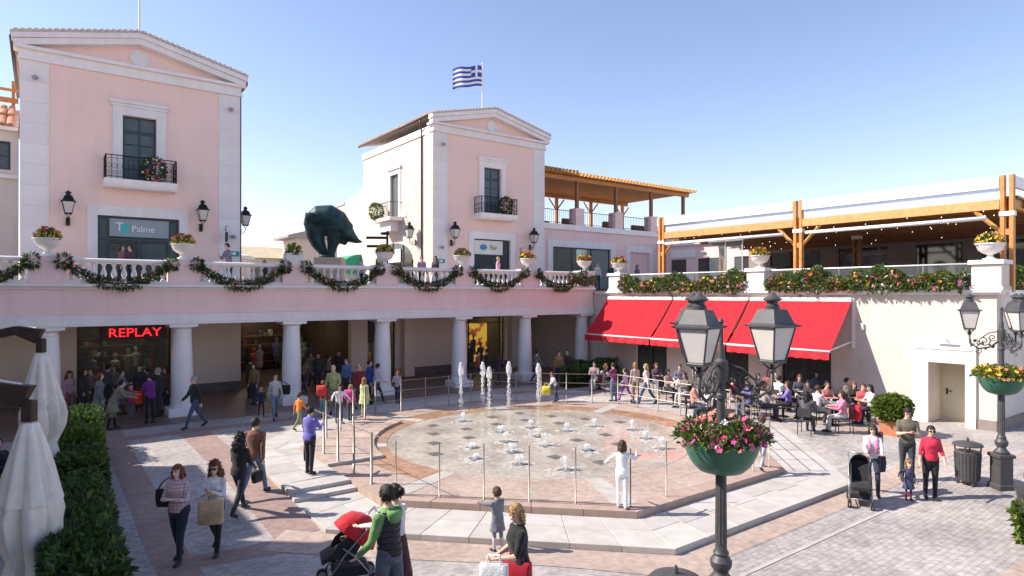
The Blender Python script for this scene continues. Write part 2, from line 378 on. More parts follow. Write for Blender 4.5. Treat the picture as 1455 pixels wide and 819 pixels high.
# upper platform: eight brick sectors, radial granite strips, wet terracotta ring
def arc(r, t0, t1, n): return [(OC[0]+r*math.cos(t0+(t1-t0)*i/n), OC[1]+r*math.sin(t0+(t1-t0)*i/n)) for i in range(n+1)]
kerb = MB()
for i in range(8):
    j = (i+1) % 8; p, q = Oi[i], Oi[j]
    tp = math.atan2(p[1]-OC[1], p[0]-OC[0]); tq = math.atan2(q[1]-OC[1], q[0]-OC[0])
    if tq < tp: tq += 2*math.pi
    Ok = octpoly(6.1); pk, qk = Ok[i], Ok[j]
    d = .045
    wet = i in (2, 3, 4, 5, 6)
    o_ = [lerp(pk, qk, .06), lerp(pk, qk, .94)]
    sec = o_+arc(5.5, tq-d, tp+d, 10); MB().prism(sec, -.02, .02).build('brick_sector', BRICKS, plat)
    ring = arc(5.49, tp+d, tq-d, 10)+arc(4.62, tq-d, tp+d, 10); MB().prism(ring, -.02, .019).build('wet_ring_sector', WETTC if wet else BRICKS, plat)
    st = [lerp(pk, qk, .055), pk, lerp(pk, Ok[i-1], .055)]+arc(4.63, tp-d*.95, tp+d*.95, 3)
    MB().prism(st, -.02, .0215).build('radial_strip', GRAND, plat)
    for k in range(5):
        a_, b_ = k/5, (k+1)/5
        slab([lerp(p, q, a_), lerp(p, q, b_), lerp(pk, qk, b_), lerp(pk, qk, a_)], lambda P: .024, .3, M('pink_kerb_stone', (.40,.29,.24), .7, .12, 4, .1, 100), 'kerb_stone')
hi = [(OC[0]-6.54, 15.9)]+[(OC[0]-5.0, 15.9)]+arc(5.0, R(173.7), R(120), 8)+[(OC[0]-2.71, OC[1]+6.53), (OC[0]-6.54, OC[1]+2.71)]
hi = hi[::-1]
MB().prism(hi, -.1, .10).build('raised_slab', BRICKS, plat)
kb = MB(); kb.box(OC[0]-6.56, OC[0]-5.0, 15.78, 15.9, -.05, .104); kb.build('step_edge', GRAND, plat)
fou = thing('splash_fountain', 'wet round splash fountain floor with square dark nozzle grates', 'fountain', (OC[0], OC[1], 0))
MB().lathe([(4.6, -.05), (4.6, .014)], 64, (OC[0], OC[1], 0)).build('basin_floor', WETST, fou)
GR = M('grate_metal', (.17,.16,.15), .4, .3, 12, metal=.2)
gmb = MB()
gmb.box(-.17,.17,-.17,.17,-.01,.008)
for k in range(-3, 4): gmb.box(k*.046-.012, k*.046+.012, -.15, .15, .008, .014)
grate0 = None; NOZ = []
for i in range(-4, 5):
    for j in range(-4, 5):
        x, y = (i+.5*(j % 2))*1.22, j*1.12
        if math.hypot(x, y) < 4.05: NOZ.append((x, y))
for (x, y) in NOZ:
    if grate0 is None: grate0 = gmb.part('nozzle_grate', GR, fou); o = grate0
    else: o = inst(grate0, fou)
    o.location = (x, y, .014)
# fence round the platform
fence = thing('fountain_fence', 'thin steel post fence with fine rails standing around the fountain platform', 'fence', (OC[0], OC[1], .02))
fp = octpoly(6.25); post_me = {}
def fpost(a, b, r, h):
    key = (r, h)
    if key not in post_me:
        mb = MB(); mb.lathe([(r*2.2, 0), (r*2.2, .012), (r, .02), (r, h), (r*.6, h+.012)], 8); post_me[key] = mb.part('post', STEEL, fence, True); o = post_me[key]
    else: o = inst(post_me[key], fence)
    o.location = (a-OC[0], b-OC[1], 0); return o
for i in range(8):
    p, q = fp[i], fp[(i+1) % 8]; n = 5; thick = i in (5, 6); ts = [k/n for k in range(n)]
    if i == 0: ts = [.0, .22, .86]                  # gap where the girl in white stands
    if i == 7: ts = [.02, .21, .4, .59, .78]
    for t in ts: fpost(*lerp(p, q, t), .030 if thick else (.015 if i in (0, 7, 1) else .020), 1.2)
    if i in (1, 2, 3, 4, 6):
        for z in ((1.17, .8, .45) if i != 6 else (1.17,)):
            mb = MB(); mb.tube([(*p, .02+z), (*q, .02+z)], .011, 6); mb.build('rail', STEEL, fence)
mb = MB(); mb.tube([(*lerp(fp[7], fp[0], .02), .06), (*lerp(fp[7], fp[0], .97), .06)], .012, 6); mb.build('rail', STEEL, fence)
# ================================================================ ARCADE WITH BALUSTRADE
arc_b = thing('arcade_building', 'long pink arcade with white columns and a balustrade along its roof edge', 'building', (12, 26, 0))
A0, A1 = -9.0, 24.75
mb = MB(); mb.box(A0, A1-.02, 25.55, 26.45, 3.42, 3.74); mb.box(A0, A1-.02, 25.5, 26.4, 3.36, 3.418); mb.build('architrave', TRIM, arc_b)
mb = MB(); mb.box(A0, A1-.02, 25.63, 26.4, 3.742, 4.6); mb.build('fascia', PINK2, arc_b)
mb = MB(); mb.prism_x([(25.63,4.602),(25.55,4.602),(25.52,4.66),(25.38,4.70),(25.36,4.79),(26.4,4.79),(26.4,4.602)][::-1], A0, A1-.02); mb.build('cornice', TRIM, arc_b)
mb = MB(); mb.box(A0, 24.7, 26.46, 31.15, 3.5, 3.6); mb.build('ceiling', M('arcade_ceiling', (.78,.72,.66), .8), arc_b)
mb = MB(); mb.box(A0, A1-.02, 25.52, 25.98, 4.794, 4.9); mb.build('plinth_course', TRIM, arc_b)
mb = MB(); mb.prism_x([(25.98,5.5),(25.54,5.5),(25.50,5.54),(25.50,5.62),(25.56,5.66),(25.96,5.66),(26.0,5.62),(26.0,5.54)][::-1], A0, A1-.02); mb.build('handrail', TRIM, arc_b)
cap = [(.47,0),(.47,.22)]
col0 = None; ped0 = None; bal0 = None
for k in range(-1, 7):
    a = .2+4*k
    if col0 is None:
        mb = MB(); mb.lathe([(.39,.30),(.41,.33),(.41,.40),(.375,.43),(.37,.6),(.372,1.3),(.345,2.4),(.315,3.05),(.335,3.06),(.335,3.10),(.315,3.11),(.315,3.16)], 28); col0 = mb.part('column', COLM, arc_b, 40)
        m2 = MB(); m2.bevbox(-.5,.5,-.5,.5,0,.30,.015); cb0 = m2.part('column_base', COLM, col0)
        m3 = MB(); m3.lathe([(.315,3.161),(.40,3.22),(.42,3.25)], 28); m3.bevbox(-.47,.47,-.47,.47,3.25,3.36,.01); cc0 = m3.part('capital', COLM, col0, 40); o = col0
    else:
        o = inst(col0, arc_b); inst(cb0, o, name='column_base'); inst(cc0, o, name='capital')
    o.location = (a-12, .0, 0)
    if ped0 is None:
        mb = MB(); mb.box(-.52,.52,-.26,.26,.002,.10); mb.box(-.5,.5,-.235,.235,.10,.72); mb.box(-.54,.54,-.28,.28,.72,.87); ped0 = mb.part('pedestal', [PINK2], arc_b); o = ped0
        m2 = MB(); m2.bevbox(-.56,.56,-.30,.30,.871,.93,.012); pc0 = m2.part('pedestal_cap', TRIM, ped0)
    else: o = inst(ped0, arc_b); inst(pc0, o, name='pedestal_cap')
    o.location = (a-12, -.25, 4.79)
    if k < 6:
        for i in range(10):
            if bal0 is None:
                mb = MB(); mb.box(-.075,.075,-.075,.075,0,.06); mb.lathe([(.06,.06),(.05,.08),(.045,.1),(.085,.2),(.09,.25),(.07,.34),(.042,.44),(.04,.5),(.06,.515),(.06,.54)], 10); mb.box(-.07,.07,-.07,.07,.54,.6)
                bal0 = mb.part('baluster', TRIM, arc_b, 35); o = bal0
            else: o = inst(bal0, arc_b)
            o.location = (a-12+.5+.155+.2995*i, -.25, 4.9)
# back wall of the arcade with shop openings
shops = [(1.2,4.6,0,3.15), (7.5,12.9,0,3.45), (13.8,15.4,0,3.3), (20.0,22.7,0,3.1), (24.1,24.69,0,3.2)]
mb = MB(); wall_holes(mb, A0, 24.7, 0, 3.5, shops+[(-5.5,-1.4,0,3.0)], 31.2, 31.6); mb.build('back_wall', ARCW, arc_b)
for a, b in ((-1.4,1.2),(4.6,7.5),(12.9,13.8),(15.4,20.0),(22.7,24.1)):
    mb = MB(); mb.box(a, b, 31.15, 31.198, .012, .42); mb.build('wall_plinth', PLINTH, arc_b)
for a, b, w in ((16.0, 15.45, .28), (23.2, 23.1, .2), (4.9, 4.75, .2)):
    mb = MB(); mb.box(a-.3, a+.3, 30.7, 31.19, .0, 3.49); mb.build('pilaster', ARCW, arc_b)
# shop interiors
rooms = MB()
for a0, a1, zz, zt in shops[:5]:
    a0_, a1_ = a0-.15, min(a1+.15, 24.9); y1 = 36.5 if a1-a0 < 5 else 39
    rooms.box(a0_-.1, a0_, 31.61, y1, 0, 3.49); rooms.box(a1_, a1_+.1, 31.61, y1, 0, 3.49)
    rooms.box(a0_-.1, a1_+.1, y1, y1+.1, 0, 3.49)
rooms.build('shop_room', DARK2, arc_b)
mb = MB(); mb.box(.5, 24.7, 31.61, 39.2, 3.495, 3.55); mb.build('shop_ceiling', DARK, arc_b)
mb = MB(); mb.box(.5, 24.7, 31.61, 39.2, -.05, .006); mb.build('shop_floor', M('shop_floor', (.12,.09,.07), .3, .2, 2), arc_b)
def shopfront(parent, a0, a1, z0, z1, y, mull, frame=BROWNF, glass=GLASSD, transom=None, w=.06):
    f = MB(); 
    f.box(a0, a0+w, y, y+.08, z0, z1); f.box(a1-w, a1, y, y+.08, z0, z1); f.box(a0+w, a1-w, y, y+.08, z1-w, z1); f.box(a0+w, a1-w, y, y+.08, z0, z0+w*1.5)
    for x in mull: f.box(x-w/2, x+w/2, y+.003, y+.083, z0+w*1.5, z1-w)
    if transom: f.box(a0+w, a1-w, y-.004, y+.076, transom-w/2, transom+w/2)
    fo = f.build('window_frame', frame, parent)
    xs = [a0]+list(mull)+[a1]
    for x, x_ in zip(xs, xs[1:]):
        g = MB(); g.box(x+w*.4, x_-w*.4, y+.03, y+.042, z0+.05, z1-.03); g.build('pane', glass, fo)
    return fo
shopfront(arc_b, 1.2, 4.6, .012, 3.15, 31.3, (2.05, 4.35), transom=2.55)
shopfront(arc_b, 20.0, 22.7, .012, 3.1, 31.35, (20.2, 22.4), transom=2.75)
shopfront(arc_b, 13.8, 15.4, .012, 3.3, 31.35, (14.9,))
# goods on display inside
cols = [(.3,.05,.05),(.05,.05,.06),(.45,.4,.35),(.1,.12,.2),(.35,.25,.12),(.6,.55,.5),(.12,.2,.14)]
clothM = [M('shop_cloth_%d' % i, c_, .9, .15, 8) for i, c_ in enumerate(cols)]
def display(parent, a0, a1, y0, y1, n, zmax=1.8, seed=1):
    r = random.Random(seed)
    for i in range(n):
        a, b = r.uniform(a0, a1), r.uniform(y0, y1); w = r.uniform(.14, .3); h = r.uniform(.8, zmax)
        mb = MB(); base = r.uniform(.5, .9) if r.random() < .6 else .3
        mb.lathe([(w*.35, base), (w*.6, base+.05), (w*.75, base+.2), (w*.55, base+.5), (w*.85, base+.75), (w*.8, base+.85), (w*.25, base+.92), (w*.2, base+.98), (w*.36, base+1.04), (w*.34, base+1.16), (w*.1, base+1.22)], 10, (a, b, 0), 0, True, 1.1, .7)
        mb.lathe([(.02, 0), (.02, base)], 6, (a, b, .01)); mb.lathe([(.16, .01), (.16, .03)], 12, (a, b, .0))
        mb.build('mannequin', r.choice(clothM), parent, 40)
display(arc_b, 1.5, 4.3, 31.9, 33.5, 9, 1.8, 3); display(arc_b, 8, 12.5, 33.4, 38, 14, 1.8, 4); display(arc_b, 20.4, 22.3, 31.8, 32.3, 4, 1.8, 5); display(arc_b, 13.9,15.2,32,34,4,1.8,6)
for a0, a1, y in ((1.4,4.4,35.5),(7.7,12.7,38.6),(20.2,22.5,35.6),(13.7,15.3,35.8)):
    sh = MB()
    for z in (.5, 1.0, 1.5, 2.0): sh.box(a0, a1, y-.35, y, z, z+.03)
    so_ = sh.build('shelf_unit', WOODD, arc_b); r = random.Random(int(a0*10))
    for k in range(40):
        z = r.choice((.53, 1.03, 1.53, 2.03)); x = r.uniform(a0+.1, a1-.2); g = MB(); g.bevbox(x, x+r.uniform(.12,.25), y-.33, y-.08, z, z+r.uniform(.1,.32), .02); g.build('folded_goods', r.choice(clothM), so_)
WARM = Memit('warm_lamp', (1,.72,.35), 45)
YELW, t, p = newmat('yellow_display_glow')     # display panel, shop light put in as emission: yellow ground with orange and dark shapes
_tc = N(t, 'ShaderNodeTexCoord'); _no = N(t, 'ShaderNodeTexNoise'); _no.inputs['Scale'].default_value = 2.6; _no.inputs['Detail'].default_value = 3; _rp = N(t, 'ShaderNodeValToRGB')
_rp.color_ramp.elements[0].position = .38; _rp.color_ramp.elements[0].color = (.25,.05,.01,1); _rp.color_ramp.elements[1].position = .52; _rp.color_ramp.elements[1].color = (.85,.5,.06,1); _e = _rp.color_ramp.elements.new(.45); _e.color = (.75,.2,.03,1)
t.links.new(_tc.outputs['Object'], _no.inputs['Vector']); t.links.new(_no.outputs[0], _rp.inputs[0]); t.links.new(_rp.outputs[0], p.inputs['Base Color']); t.links.new(_rp.outputs[0], p.inputs['Emission Color']); p.inputs['Emission Strength'].default_value = .75
mb = MB(); mb.box(20.3, 22.35, 32.6, 32.65, .3, 2.65); mb.build('yellow_display_panel', YELW, arc_b)
mb = MB(); mb.box(14.9, 15.38, 32.4, 32.45, .3, 2.9); mb.build('yellow_display_panel', YELW, arc_b)
for a, b in ((20.6,33.2),(21.4,33.2),(22.2,33.2),(15.1,32.4),(1.8,32.6),(2.7,32.6),(3.8,32.6),(2.2,34.4),(3.4,34.4),(8.6,34.5),(10.2,36),(11.6,34.5),(10,38)):
    mb = MB(); mb.lathe([(.12,3.40),(.14,3.49)], 12, (a, b, 0)); mb.build('ceiling_lamp', WARM if a > 14 else MATS.get('dim_lamp') or Memit('dim_lamp', (1,.8,.55), 22), arc_b)
def text_mesh(name, s, size, mat, parent, loc, rot, depth=.02, sx=1, align='CENTER'):
    cu = bpy.data.curves.new(name, 'FONT'); cu.body = s; cu.size = size; cu.extrude = depth; cu.align_x = align; cu.align_y = 'CENTER'
    to = bpy.data.objects.new(name+'_tmp', cu); COL.objects.link(to)
    dg = bpy.context.evaluated_depsgraph_get(); dg.update(); me = bpy.data.meshes.new_from_object(to.evaluated_get(dg))
    bpy.data.objects.remove(to); me.materials.clear(); me.materials.append(mat)
    o = bpy.data.objects.new(name, me); COL.objects.link(o); o.parent = parent; o.location = loc; o.rotation_euler = rot; o.scale = (sx, 1, 1); return o
NEON = Memit('red_sign_light', (1,.02,.03), .85)
sg = thing('shop_sign', 'glowing red letters spelling REPLAY across the top of the dark arcade shop window', 'sign', (3.3, 31.24, 2.8))
mb = MB(); mb.box(2.05, 4.45, 31.19, 31.24, 2.56, 3.06); mb.build('backboard', M('sign_backboard', (.05,.01,.01), .4), sg)
text_mesh('lettering', 'REPLAY', .52, NEON, sg, (-.05, -.06, .0), (R(90), 0, 0), .02, 1.12)
# terrace slab behind the balustrade
mb = MB(); mb.box(-30, A1, 26.41, 31.0, 4.55, 4.7); mb.box(-30, 60, 31.0, 75, 4.55, 4.7); mb.build('upper_terrace', TFLOOR, kind='structure')

# ================================================================ PINK HOUSES
def lamp_mat(): return M('lantern_glass', (.60,.56,.52), .25, .05, 3, spec=.5)
def panes(parent, x0, x1, z0, z1, y, nx, nz, frame, glass, w=.05, fw=.07, d=.06):
    f = MB(); f.box(x0,x0+fw,y,y+d,z0,z1); f.box(x1-fw,x1,y,y+d,z0,z1); f.box(x0+fw,x1-fw,y,y+d,z1-fw,z1); f.box(x0+fw,x1-fw,y,y+d,z0,z0+fw)
    for i in range(1, nx):
        x = x0+(x1-x0)*i/nx; ww = w*1.6 if i*2 == nx else w; f.box(x-ww/2, x+ww/2, y+.004, y+d+.004, z0+fw, z1-fw)
    for k in range(1, nz): z = z0+(z1-z0)*k/nz; f.box(x0+fw, x1-fw, y+.008, y+d-.008, z-w/2, z+w/2)
    fo = f.build('window_frame', frame, parent)
    for i in range(nx):
        for k in range(nz):
            g = MB(); xa, xb = x0+(x1-x0)*i/nx, x0+(x1-x0)*(i+1)/nx; za, zb = z0+(z1-z0)*k/nz, z0+(z1-z0)*(k+1)/nz
            g.box(xa+.02, xb-.02, y+.025, y+.035, za+.02, zb-.02); g.build('pane', glass, fo)
    return fo
def balcony(parent, x0, x1, yw, out, z, axis=1):
    s_ = MB(); s_.prism_x([(yw, z-.34),(yw-out+.12, z-.34),(yw-out+.04, z-.24),(yw-out, z-.12),(yw-out, z),(yw, z)][::-1], x0, x1); sl_ = s_.build('balcony_slab', TRIM, parent)
    r = MB(); y = yw-out+.06; h = .95
    def seg(p, q, n):
        r.tube([(*p, z+h), (*q, z+h)], .022, 6); r.tube([(*p, z+.09), (*q, z+.09)], .014, 6); r.tube([(*p, z+h-.12), (*q, z+h-.12)], .010, 6)
        for i in range(n+1):
            t = i/n; x_, y_ = p[0]+(q[0]-p[0])*t, p[1]+(q[1]-p[1])*t
            r.tube([(x_, y_, z), (x_, y_, z+h)], .011 if 0 < i < n else .026, 6)
            if i < n:
                d = (q[0]-p[0])/n, (q[1]-p[1])/n; cx, cy = x_+d[0]/2, y_+d[1]/2; l = math.hypot(*d)
                for zz, rr_ in ((.52, .40), (.26, .3)):
                    pts = [(cx+d[0]*rr_*math.cos(k*math.pi/4), cy+d[1]*rr_*math.cos(k*math.pi/4), z+zz+l*rr_*1.2*math.sin(k*math.pi/4)) for k in range(9)]
                    r.tube(pts, .008, 5, cap=False)
    seg((x0+.05, y), (x1-.05, y), max(6, int((x1-x0)/.2))); seg((x0+.05, y), (x0+.05, yw-.01), max(2, int(out/.2))); seg((x1-.05, y), (x1-.05, yw-.01), max(2, int(out/.2)))
    r.build('balcony_railing', IRON, parent)
def house(name, label, ac, shop_w, side_wall):
    t = thing(name, label, 'house', (ac, 31, 4.7)); x0, x1 = ac-4, ac+4; y0, y1 = 31.0, 40.6
    dw = .62; up = (ac-dw, ac+dw, 9.2, 11.95); sh = (ac-shop_w/2, ac+shop_w/2, 4.7, 7.7)
    mb = MB(); wall_holes(mb, x0+.3, x1-.3, 4.7, 13.6, [up, sh], y0, y0+.35); mb.build('front_wall', PINK, t)
    side_holes = [(35.3, 36.4, 9.2, 11.85)] if side_wall else []
    mb = MB(); wall_holes(mb, y0+.02, y1, 4.7, 13.6, side_holes, x0, x0+.298, axis='y'); mb.build('side_wall', WHITE if side_wall else PINK2, t)
    mb = MB(); mb.box(x1-.298, x1, y0+.02, y1, 4.7, 13.6); mb.box(x0+.3, x1-.3, y1-.3, y1, 4.7, 13.6); mb.build('rear_wall', WHITE, t)
    # quoins
    hq = (13.55-4.7)/11
    q0 = None
    for s_ in (0, 1):
        for k in range(11):
            if q0 is None: mb = MB(); mb.bevbox(-.46,.46,-.05,.03,.002,hq-.002,.006); q0 = mb.part('quoin_block', QUOIN, t); o = q0
            else: o = inst(q0, t)
            o.location = ((x0+.44 if s_ == 0 else x1-.44)-ac, .02, k*hq)
    for k in range(11):
        if side_wall:
            mb = MB(); mb.bevbox(x0-.05, x0+.02, y0-.0, y0+.9, 4.7+k*hq+.003, 4.7+(k+1)*hq-.003, .006); mb.build('quoin_block', WHITE, t)
    # entablature and pediment
    mb = MB(); mb.box(x0-.1, x1+.1, y0-.12, y0+.4, 13.55, 13.66); mb.box(x0-.06, x1+.06, y0-.08, y0+.4, 13.66, 13.94); mb.box(x0-.22, x1+.22, y0-.26, y0+.4, 13.94, 14.06); mb.build('entablature', TRIM, t)
    for xs, xe in ((x0-.06, x0+.3), (x1-.3, x1+.06)):
        mb = MB(); mb.box(xs, xe, y0+.401, y1+.05, 13.55, 13.94); mb.build('side_cornice', TRIM, t)
    mb = MB(); mb.add([(x0,y0+.1,14.06),(x1,y0+.1,14.06),(ac,y0+.1,15.0),(x0,y0+.3,14.06),(x1,y0+.3,14.06),(ac,y0+.3,15.0)], [(0,1,2),(5,4,3)]); mb.build('tympanum', PINK, t)
    ov = .22
    for sgn in (-1, 1):
        xe = ac+sgn*(4+ov)
        def pr(zlo, zhi, yf, yb, nm, mat, e=0):
            m_ = MB(); P = [(xe+sgn*e, 14.02+zlo), (ac, 15.0+zlo), (ac, 15.0+zhi), (xe+sgn*e, 14.02+zhi)]
            if sgn > 0: P = P[::-1]
            m_.prism_y(P, yf, yb); return m_.build(nm, mat, t)
        pr(-.04, .20, y0-.28, y0+.12, 'raking_cornice', TRIM); pr(.202, .40, y0-.36, y0+.12, 'raking_cornice', TRIM, .06)
        pr(.40, .455, y0-.38, y1+.2, 'roof_deck', TILEP, .08)
        # tiles: courses of round clay tiles down the slope, the row at the verge cut as scallops
        L_ = math.hypot(4+ov, 1); nrow = 22; ncol = 18
        tl = MB()
        for c_ in range(ncol):
            yy = y0-.34+c_*(y1-y0+.5)/ncol
            prof = [(ac+sgn*.0, 15.47), (xe+sgn*.1, 14.49)]
            w = (y1-y0+.5)/ncol*.5
            rings = []
            for (px_, pz_) in prof: rings.append([(px_, yy+w*(1-math.cos(math.pi*k/5)), pz_+.09*math.sin(math.pi*k/5)) for k in range(6)])
            tl.loft(rings, cap=True)
        tl.build('roof_tiles', TILE if side_wall else TILE, t, 40)
        v0 = None
        for k in range(20):
            f_ = (k+.5)/20; xx = xe+(ac-xe)*f_; zz = 14.48+(15.46-14.48)*f_
            if v0 is None: m_ = MB(); m_.loft([[(.11*math.cos(math.pi*q/6), yy_, .085*math.sin(math.pi*q/6)) for q in range(7)] for yy_ in (-.06, .28)]); v0 = m_.part('verge_tile', TILEP, t, 40); o = v0
            else: o = inst(v0, t)
            o.location = (xx-ac, -.36, zz-4.7)
    mb = MB(); mb.lathe([(.001,0),(.36,0),(.36,.05),(.30,.06),(.28,.03),(.001,.03)], 32); mo = mb.part('medallion', TRIM, t, 40); mo.location = (0, .1, 14.47-4.7); mo.rotation_euler = (R(90), 0, 0)
    for xg, sgn in ((x0-.29, -1), (x1+.29, 1)):
        mb = MB(); mb.tube([(xg, y0+.12, 14.42), (xg, y1+.1, 14.42)], .07, 8); mb.build('gutter', GUT, t, True)
    # downpipe
    xd = x0-.06 if side_wall else x1+.06; sg_ = -1 if side_wall else 1
    yd = 32.3 if side_wall else 31.1
    mb = MB(); mb.tube([(xd+sg_*.23, yd-.25, 14.36), (xd+sg_*.22, yd-.25, 14.1), (xd, yd, 13.75), (xd, yd, 4.72)], .045, 8); mb.build('downpipe', GUT, t, True)
    # door surround, french door
    mb = MB(); mb.box(up[0]-.36, up[0]-.002, y0-.06, y0+.02, 9.2, 12.3); mb.box(up[1]+.002, up[1]+.36, y0-.06, y0+.02, 9.2, 12.3); mb.box(up[0]-.001, up[1]+.001, y0-.058, y0+.02, 11.952, 12.3)
    mb.box(up[0]-.42, up[1]+.42, y0-.10, y0+.02, 12.302, 12.42); mb.box(up[0]-.48, up[1]+.48, y0-.16, y0+.02, 12.422, 12.54); mb.build('door_surround', TRIM, t)
    panes(t, up[0]+.004, up[1]-.004, 9.202, 11.3, y0+.16, 2, 4, FRAME, GLASS); panes(t, up[0]+.004, up[1]-.004, 11.304, 11.948, y0+.16, 2, 1, FRAME, GLASS)
    mb = MB(); mb.box(up[0]-.5, up[1]+.5, y0+.5, y0+.55, 9.2, 12.2); mb.build('reflection_backing', M('door_reflection_blue', (.15,.21,.29), .9, .3, 3), t)  # bluish sheet colour stands in for the reflection in the door glass
    balcony(t, ac-1.32, ac+1.32, y0-.002, .8, 9.15)
    # shopfront on the terrace
    mb = MB(); mb.box(sh[0]-.36, sh[0]-.002, y0-.05, y0+.02, 4.7, 8.12); mb.box(sh[1]+.002, sh[1]+.36, y0-.05, y0+.02, 4.7, 8.12); mb.box(sh[0]-.001, sh[1]+.001, y0-.048, y0+.02, 7.702, 8.12); mb.build('shop_surround', TRIM, t)
    if not side_wall: shopfront(t, sh[0]+.003, sh[1]-.003, 4.7, 7.697, y0+.12, (sh[0]+.38, sh[0]+1.5, sh[1]-.38), FRAME, GLASSD, transom=6.75, w=.075)
    else: shopfront(t, sh[0]+.003, sh[1]-.003, 4.7, 7.697, y0+.12, (sh[0]+1.15, sh[1]-.45), FRAME, GLASSD, transom=6.75, w=.075)
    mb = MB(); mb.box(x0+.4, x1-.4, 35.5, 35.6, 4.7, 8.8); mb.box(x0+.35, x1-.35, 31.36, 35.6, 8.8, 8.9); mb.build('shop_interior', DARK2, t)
    r = random.Random(int(ac*7))
    for k in range(8):
        g = MB(); xx = r.uniform(sh[0]+.2, sh[1]-.4); g.bevbox(xx, xx+r.uniform(.2,.5), 32.2, 32.6, 4.7, 4.7+r.uniform(.7,1.6), .03); g.build('display_item', r.choice(clothM), t)
    return t
h1 = house('pink_house', 'large pink gabled house with bare white flagpole and a plain glazed shop sign band', 3.4, 3.0, False)
h2 = house('pink_house', 'pink gabled house with white sunlit side wall and Greek flag on its roof', 21.65, 2.65, True)
for x0_, x1_, z0_, z1_ in ((1.98,2.24,4.8,7.6),(4.56,4.82,4.8,7.6),(3.5,4.4,4.8,6.6)): mb = MB(); mb.box(x0_, x1_, 31.26, 31.28, z0_, z1_); mb.build('pane_reflection_poster', M('pale_reflection_poster', (.42,.50,.52), .8, .15, 2), h1)  # narrow panels paint in pale pane reflections; the wide one is a poster
mb = MB(); mb.box(2.4, 2.95, 31.9, 31.95, 5.2, 6.6); mb.build('lit_shelf', M('cream_shelf', (.7,.62,.45), .8, .5, 4), h1)
TEAL = M('teal_print', (.05,.45,.42), .5); GREYP = M('grey_sign_board', (.25,.29,.32), .3, .05); LETW = M('white_letters', (.8,.8,.8), .5)
sg = thing('shop_sign', 'grey glass sign band with teal square logo and pale lettering above house shop door', 'sign', (3.4, 31.1, 7.2))
mb = MB(); mb.box(2.32, 4.5, 31.07, 31.1, 6.86, 7.6); mb.build('board', GREYP, sg)
mb = MB(); mb.box(2.72, 3.0, 31.055, 31.069, 7.0, 7.4); mb.build('logo_square', TEAL, sg)
text_mesh('logo_letter', 'T', .5, LETW, sg, (-.73, -.055, .05), (R(90),0,0), .006)
text_mesh('lettering', 'Palme', .36, LETW, sg, (.14, -.04, .0), (R(90),0,0), .006)
sg = thing('shop_sign', 'cream sign board with blue emblem and short word Bar over terrace shop door', 'sign', (21.65, 31.1, 7.2))
mb = MB(); mb.box(20.42, 22.45, 31.07, 31.1, 6.8, 7.62); mb.build('board', M('cream_sign_board', (.75,.74,.66), .5), sg)
mb = MB(); mb.ell((21.05, 31.06, 7.22), (.26,.012,.17), 16, 8); mb.build('emblem', M('blue_print', (.03,.25,.5), .5), sg, True)
text_mesh('lettering', 'Bar', .4, M('olive_print', (.3,.25,.05), .5), sg, (.12, -.045, .02), (R(90),0,0), .006)
# sunlit side of the second house: door, little balcony, arched shopfront
xs = 17.65
mb = MB(); mb.box(xs-.05, xs+.01, 35.0, 35.298, 9.2, 12.15); mb.box(xs-.05, xs+.01, 36.402, 36.7, 9.2, 12.15); mb.box(xs-.048, xs+.01, 35.299, 36.401, 11.852, 12.15); mb.box(xs-.13, xs+.01, 34.9, 36.8, 12.152, 12.32); mb.build('door_surround', TRIM, h2)
mb = MB(); mb.box(xs+.12, xs+.17, 35.302, 36.398, 9.2, 11.848); d_ = mb.build('door', M('grey_green_door', (.12,.13,.12), .5), h2)
mb = MB(); mb.prism([(xs-.9, 34.7),(xs-.002, 34.7),(xs-.002, 37.2),(xs-.9, 37.2)], 8.9, 9.1); mb.prism([(xs-.6, 35.2),(xs-.002, 35.2),(xs-.002, 36.7),(xs-.6, 36.7)], 8.3, 8.898); mb.build('balcony_slab', TRIM, h2)
r_ = MB()
for b_ in np.arange(34.8, 37.15, .16): r_.tube([(xs-.84, b_, 9.1), (xs-.84, b_, 10.0)], .012, 5)
r_.tube([(xs-.84, 34.8, 10.0), (xs-.84, 37.1, 10.0)], .02, 6); r_.tube([(xs-.84, 34.8, 10.0), (xs-.02, 34.8, 10.0)], .02, 6); r_.tube([(xs-.84, 37.1, 10.0), (xs-.02, 37.1, 10.0)], .02, 6)
r_.build('balcony_railing', IRON, h2)
def arch_poly(c, hw, z0, zs, rise, n=12): return [(c-hw, z0)]+[(c-hw*math.cos(math.pi*i/n), zs+rise*math.sin(math.pi*i/n)) for i in range(n+1)]+[(c+hw, z0)]
mb = MB(); P = arch_poly(36, 2.5, 4.7, 6.5, 1.1); mb.prism_x(P[::-1], xs-.03, xs-.01); ao = mb.build('arched_shopfront', M('shop_dark_glass', (.05,.05,.045), .08, .2, 2, spec=.8), h2)
mb = MB()
for b_ in (33.5, 34.6, 36, 37.4, 38.45): mb.box(xs-.07, xs-.031, b_-.05, b_+.05, 4.7, 6.5+1.1*math.sqrt(max(0, 1-((b_-36)/2.5)**2)))
mb.box(xs-.08, xs-.032, 33.55, 38.45, 6.2, 6.32); mb.build('shopfront_frame', BROWNF, ao)
mb = MB(); mb.box(xs-.09, xs-.071, 34.9, 36.6, 6.4, 7.2); mb.build('sign_panel', LETW, ao)
# lower white wing behind the second house
w = thing('white_wing', 'low white rendered wing with sloping parapet behind the flagged house', 'building', (19, 43, 4.7))
mb = MB(); mb.prism_x([(40.62,4.7),(46,4.7),(46,11.0),(44.6,11.0),(40.62,12.0)], 17.9, 25.0); mb.build('wall', WHITE, w)
mb = MB(); mb.box(17.8, 25.1, 44.55, 46.1, 11.002, 11.15); mb.build('coping', TRIM, w)
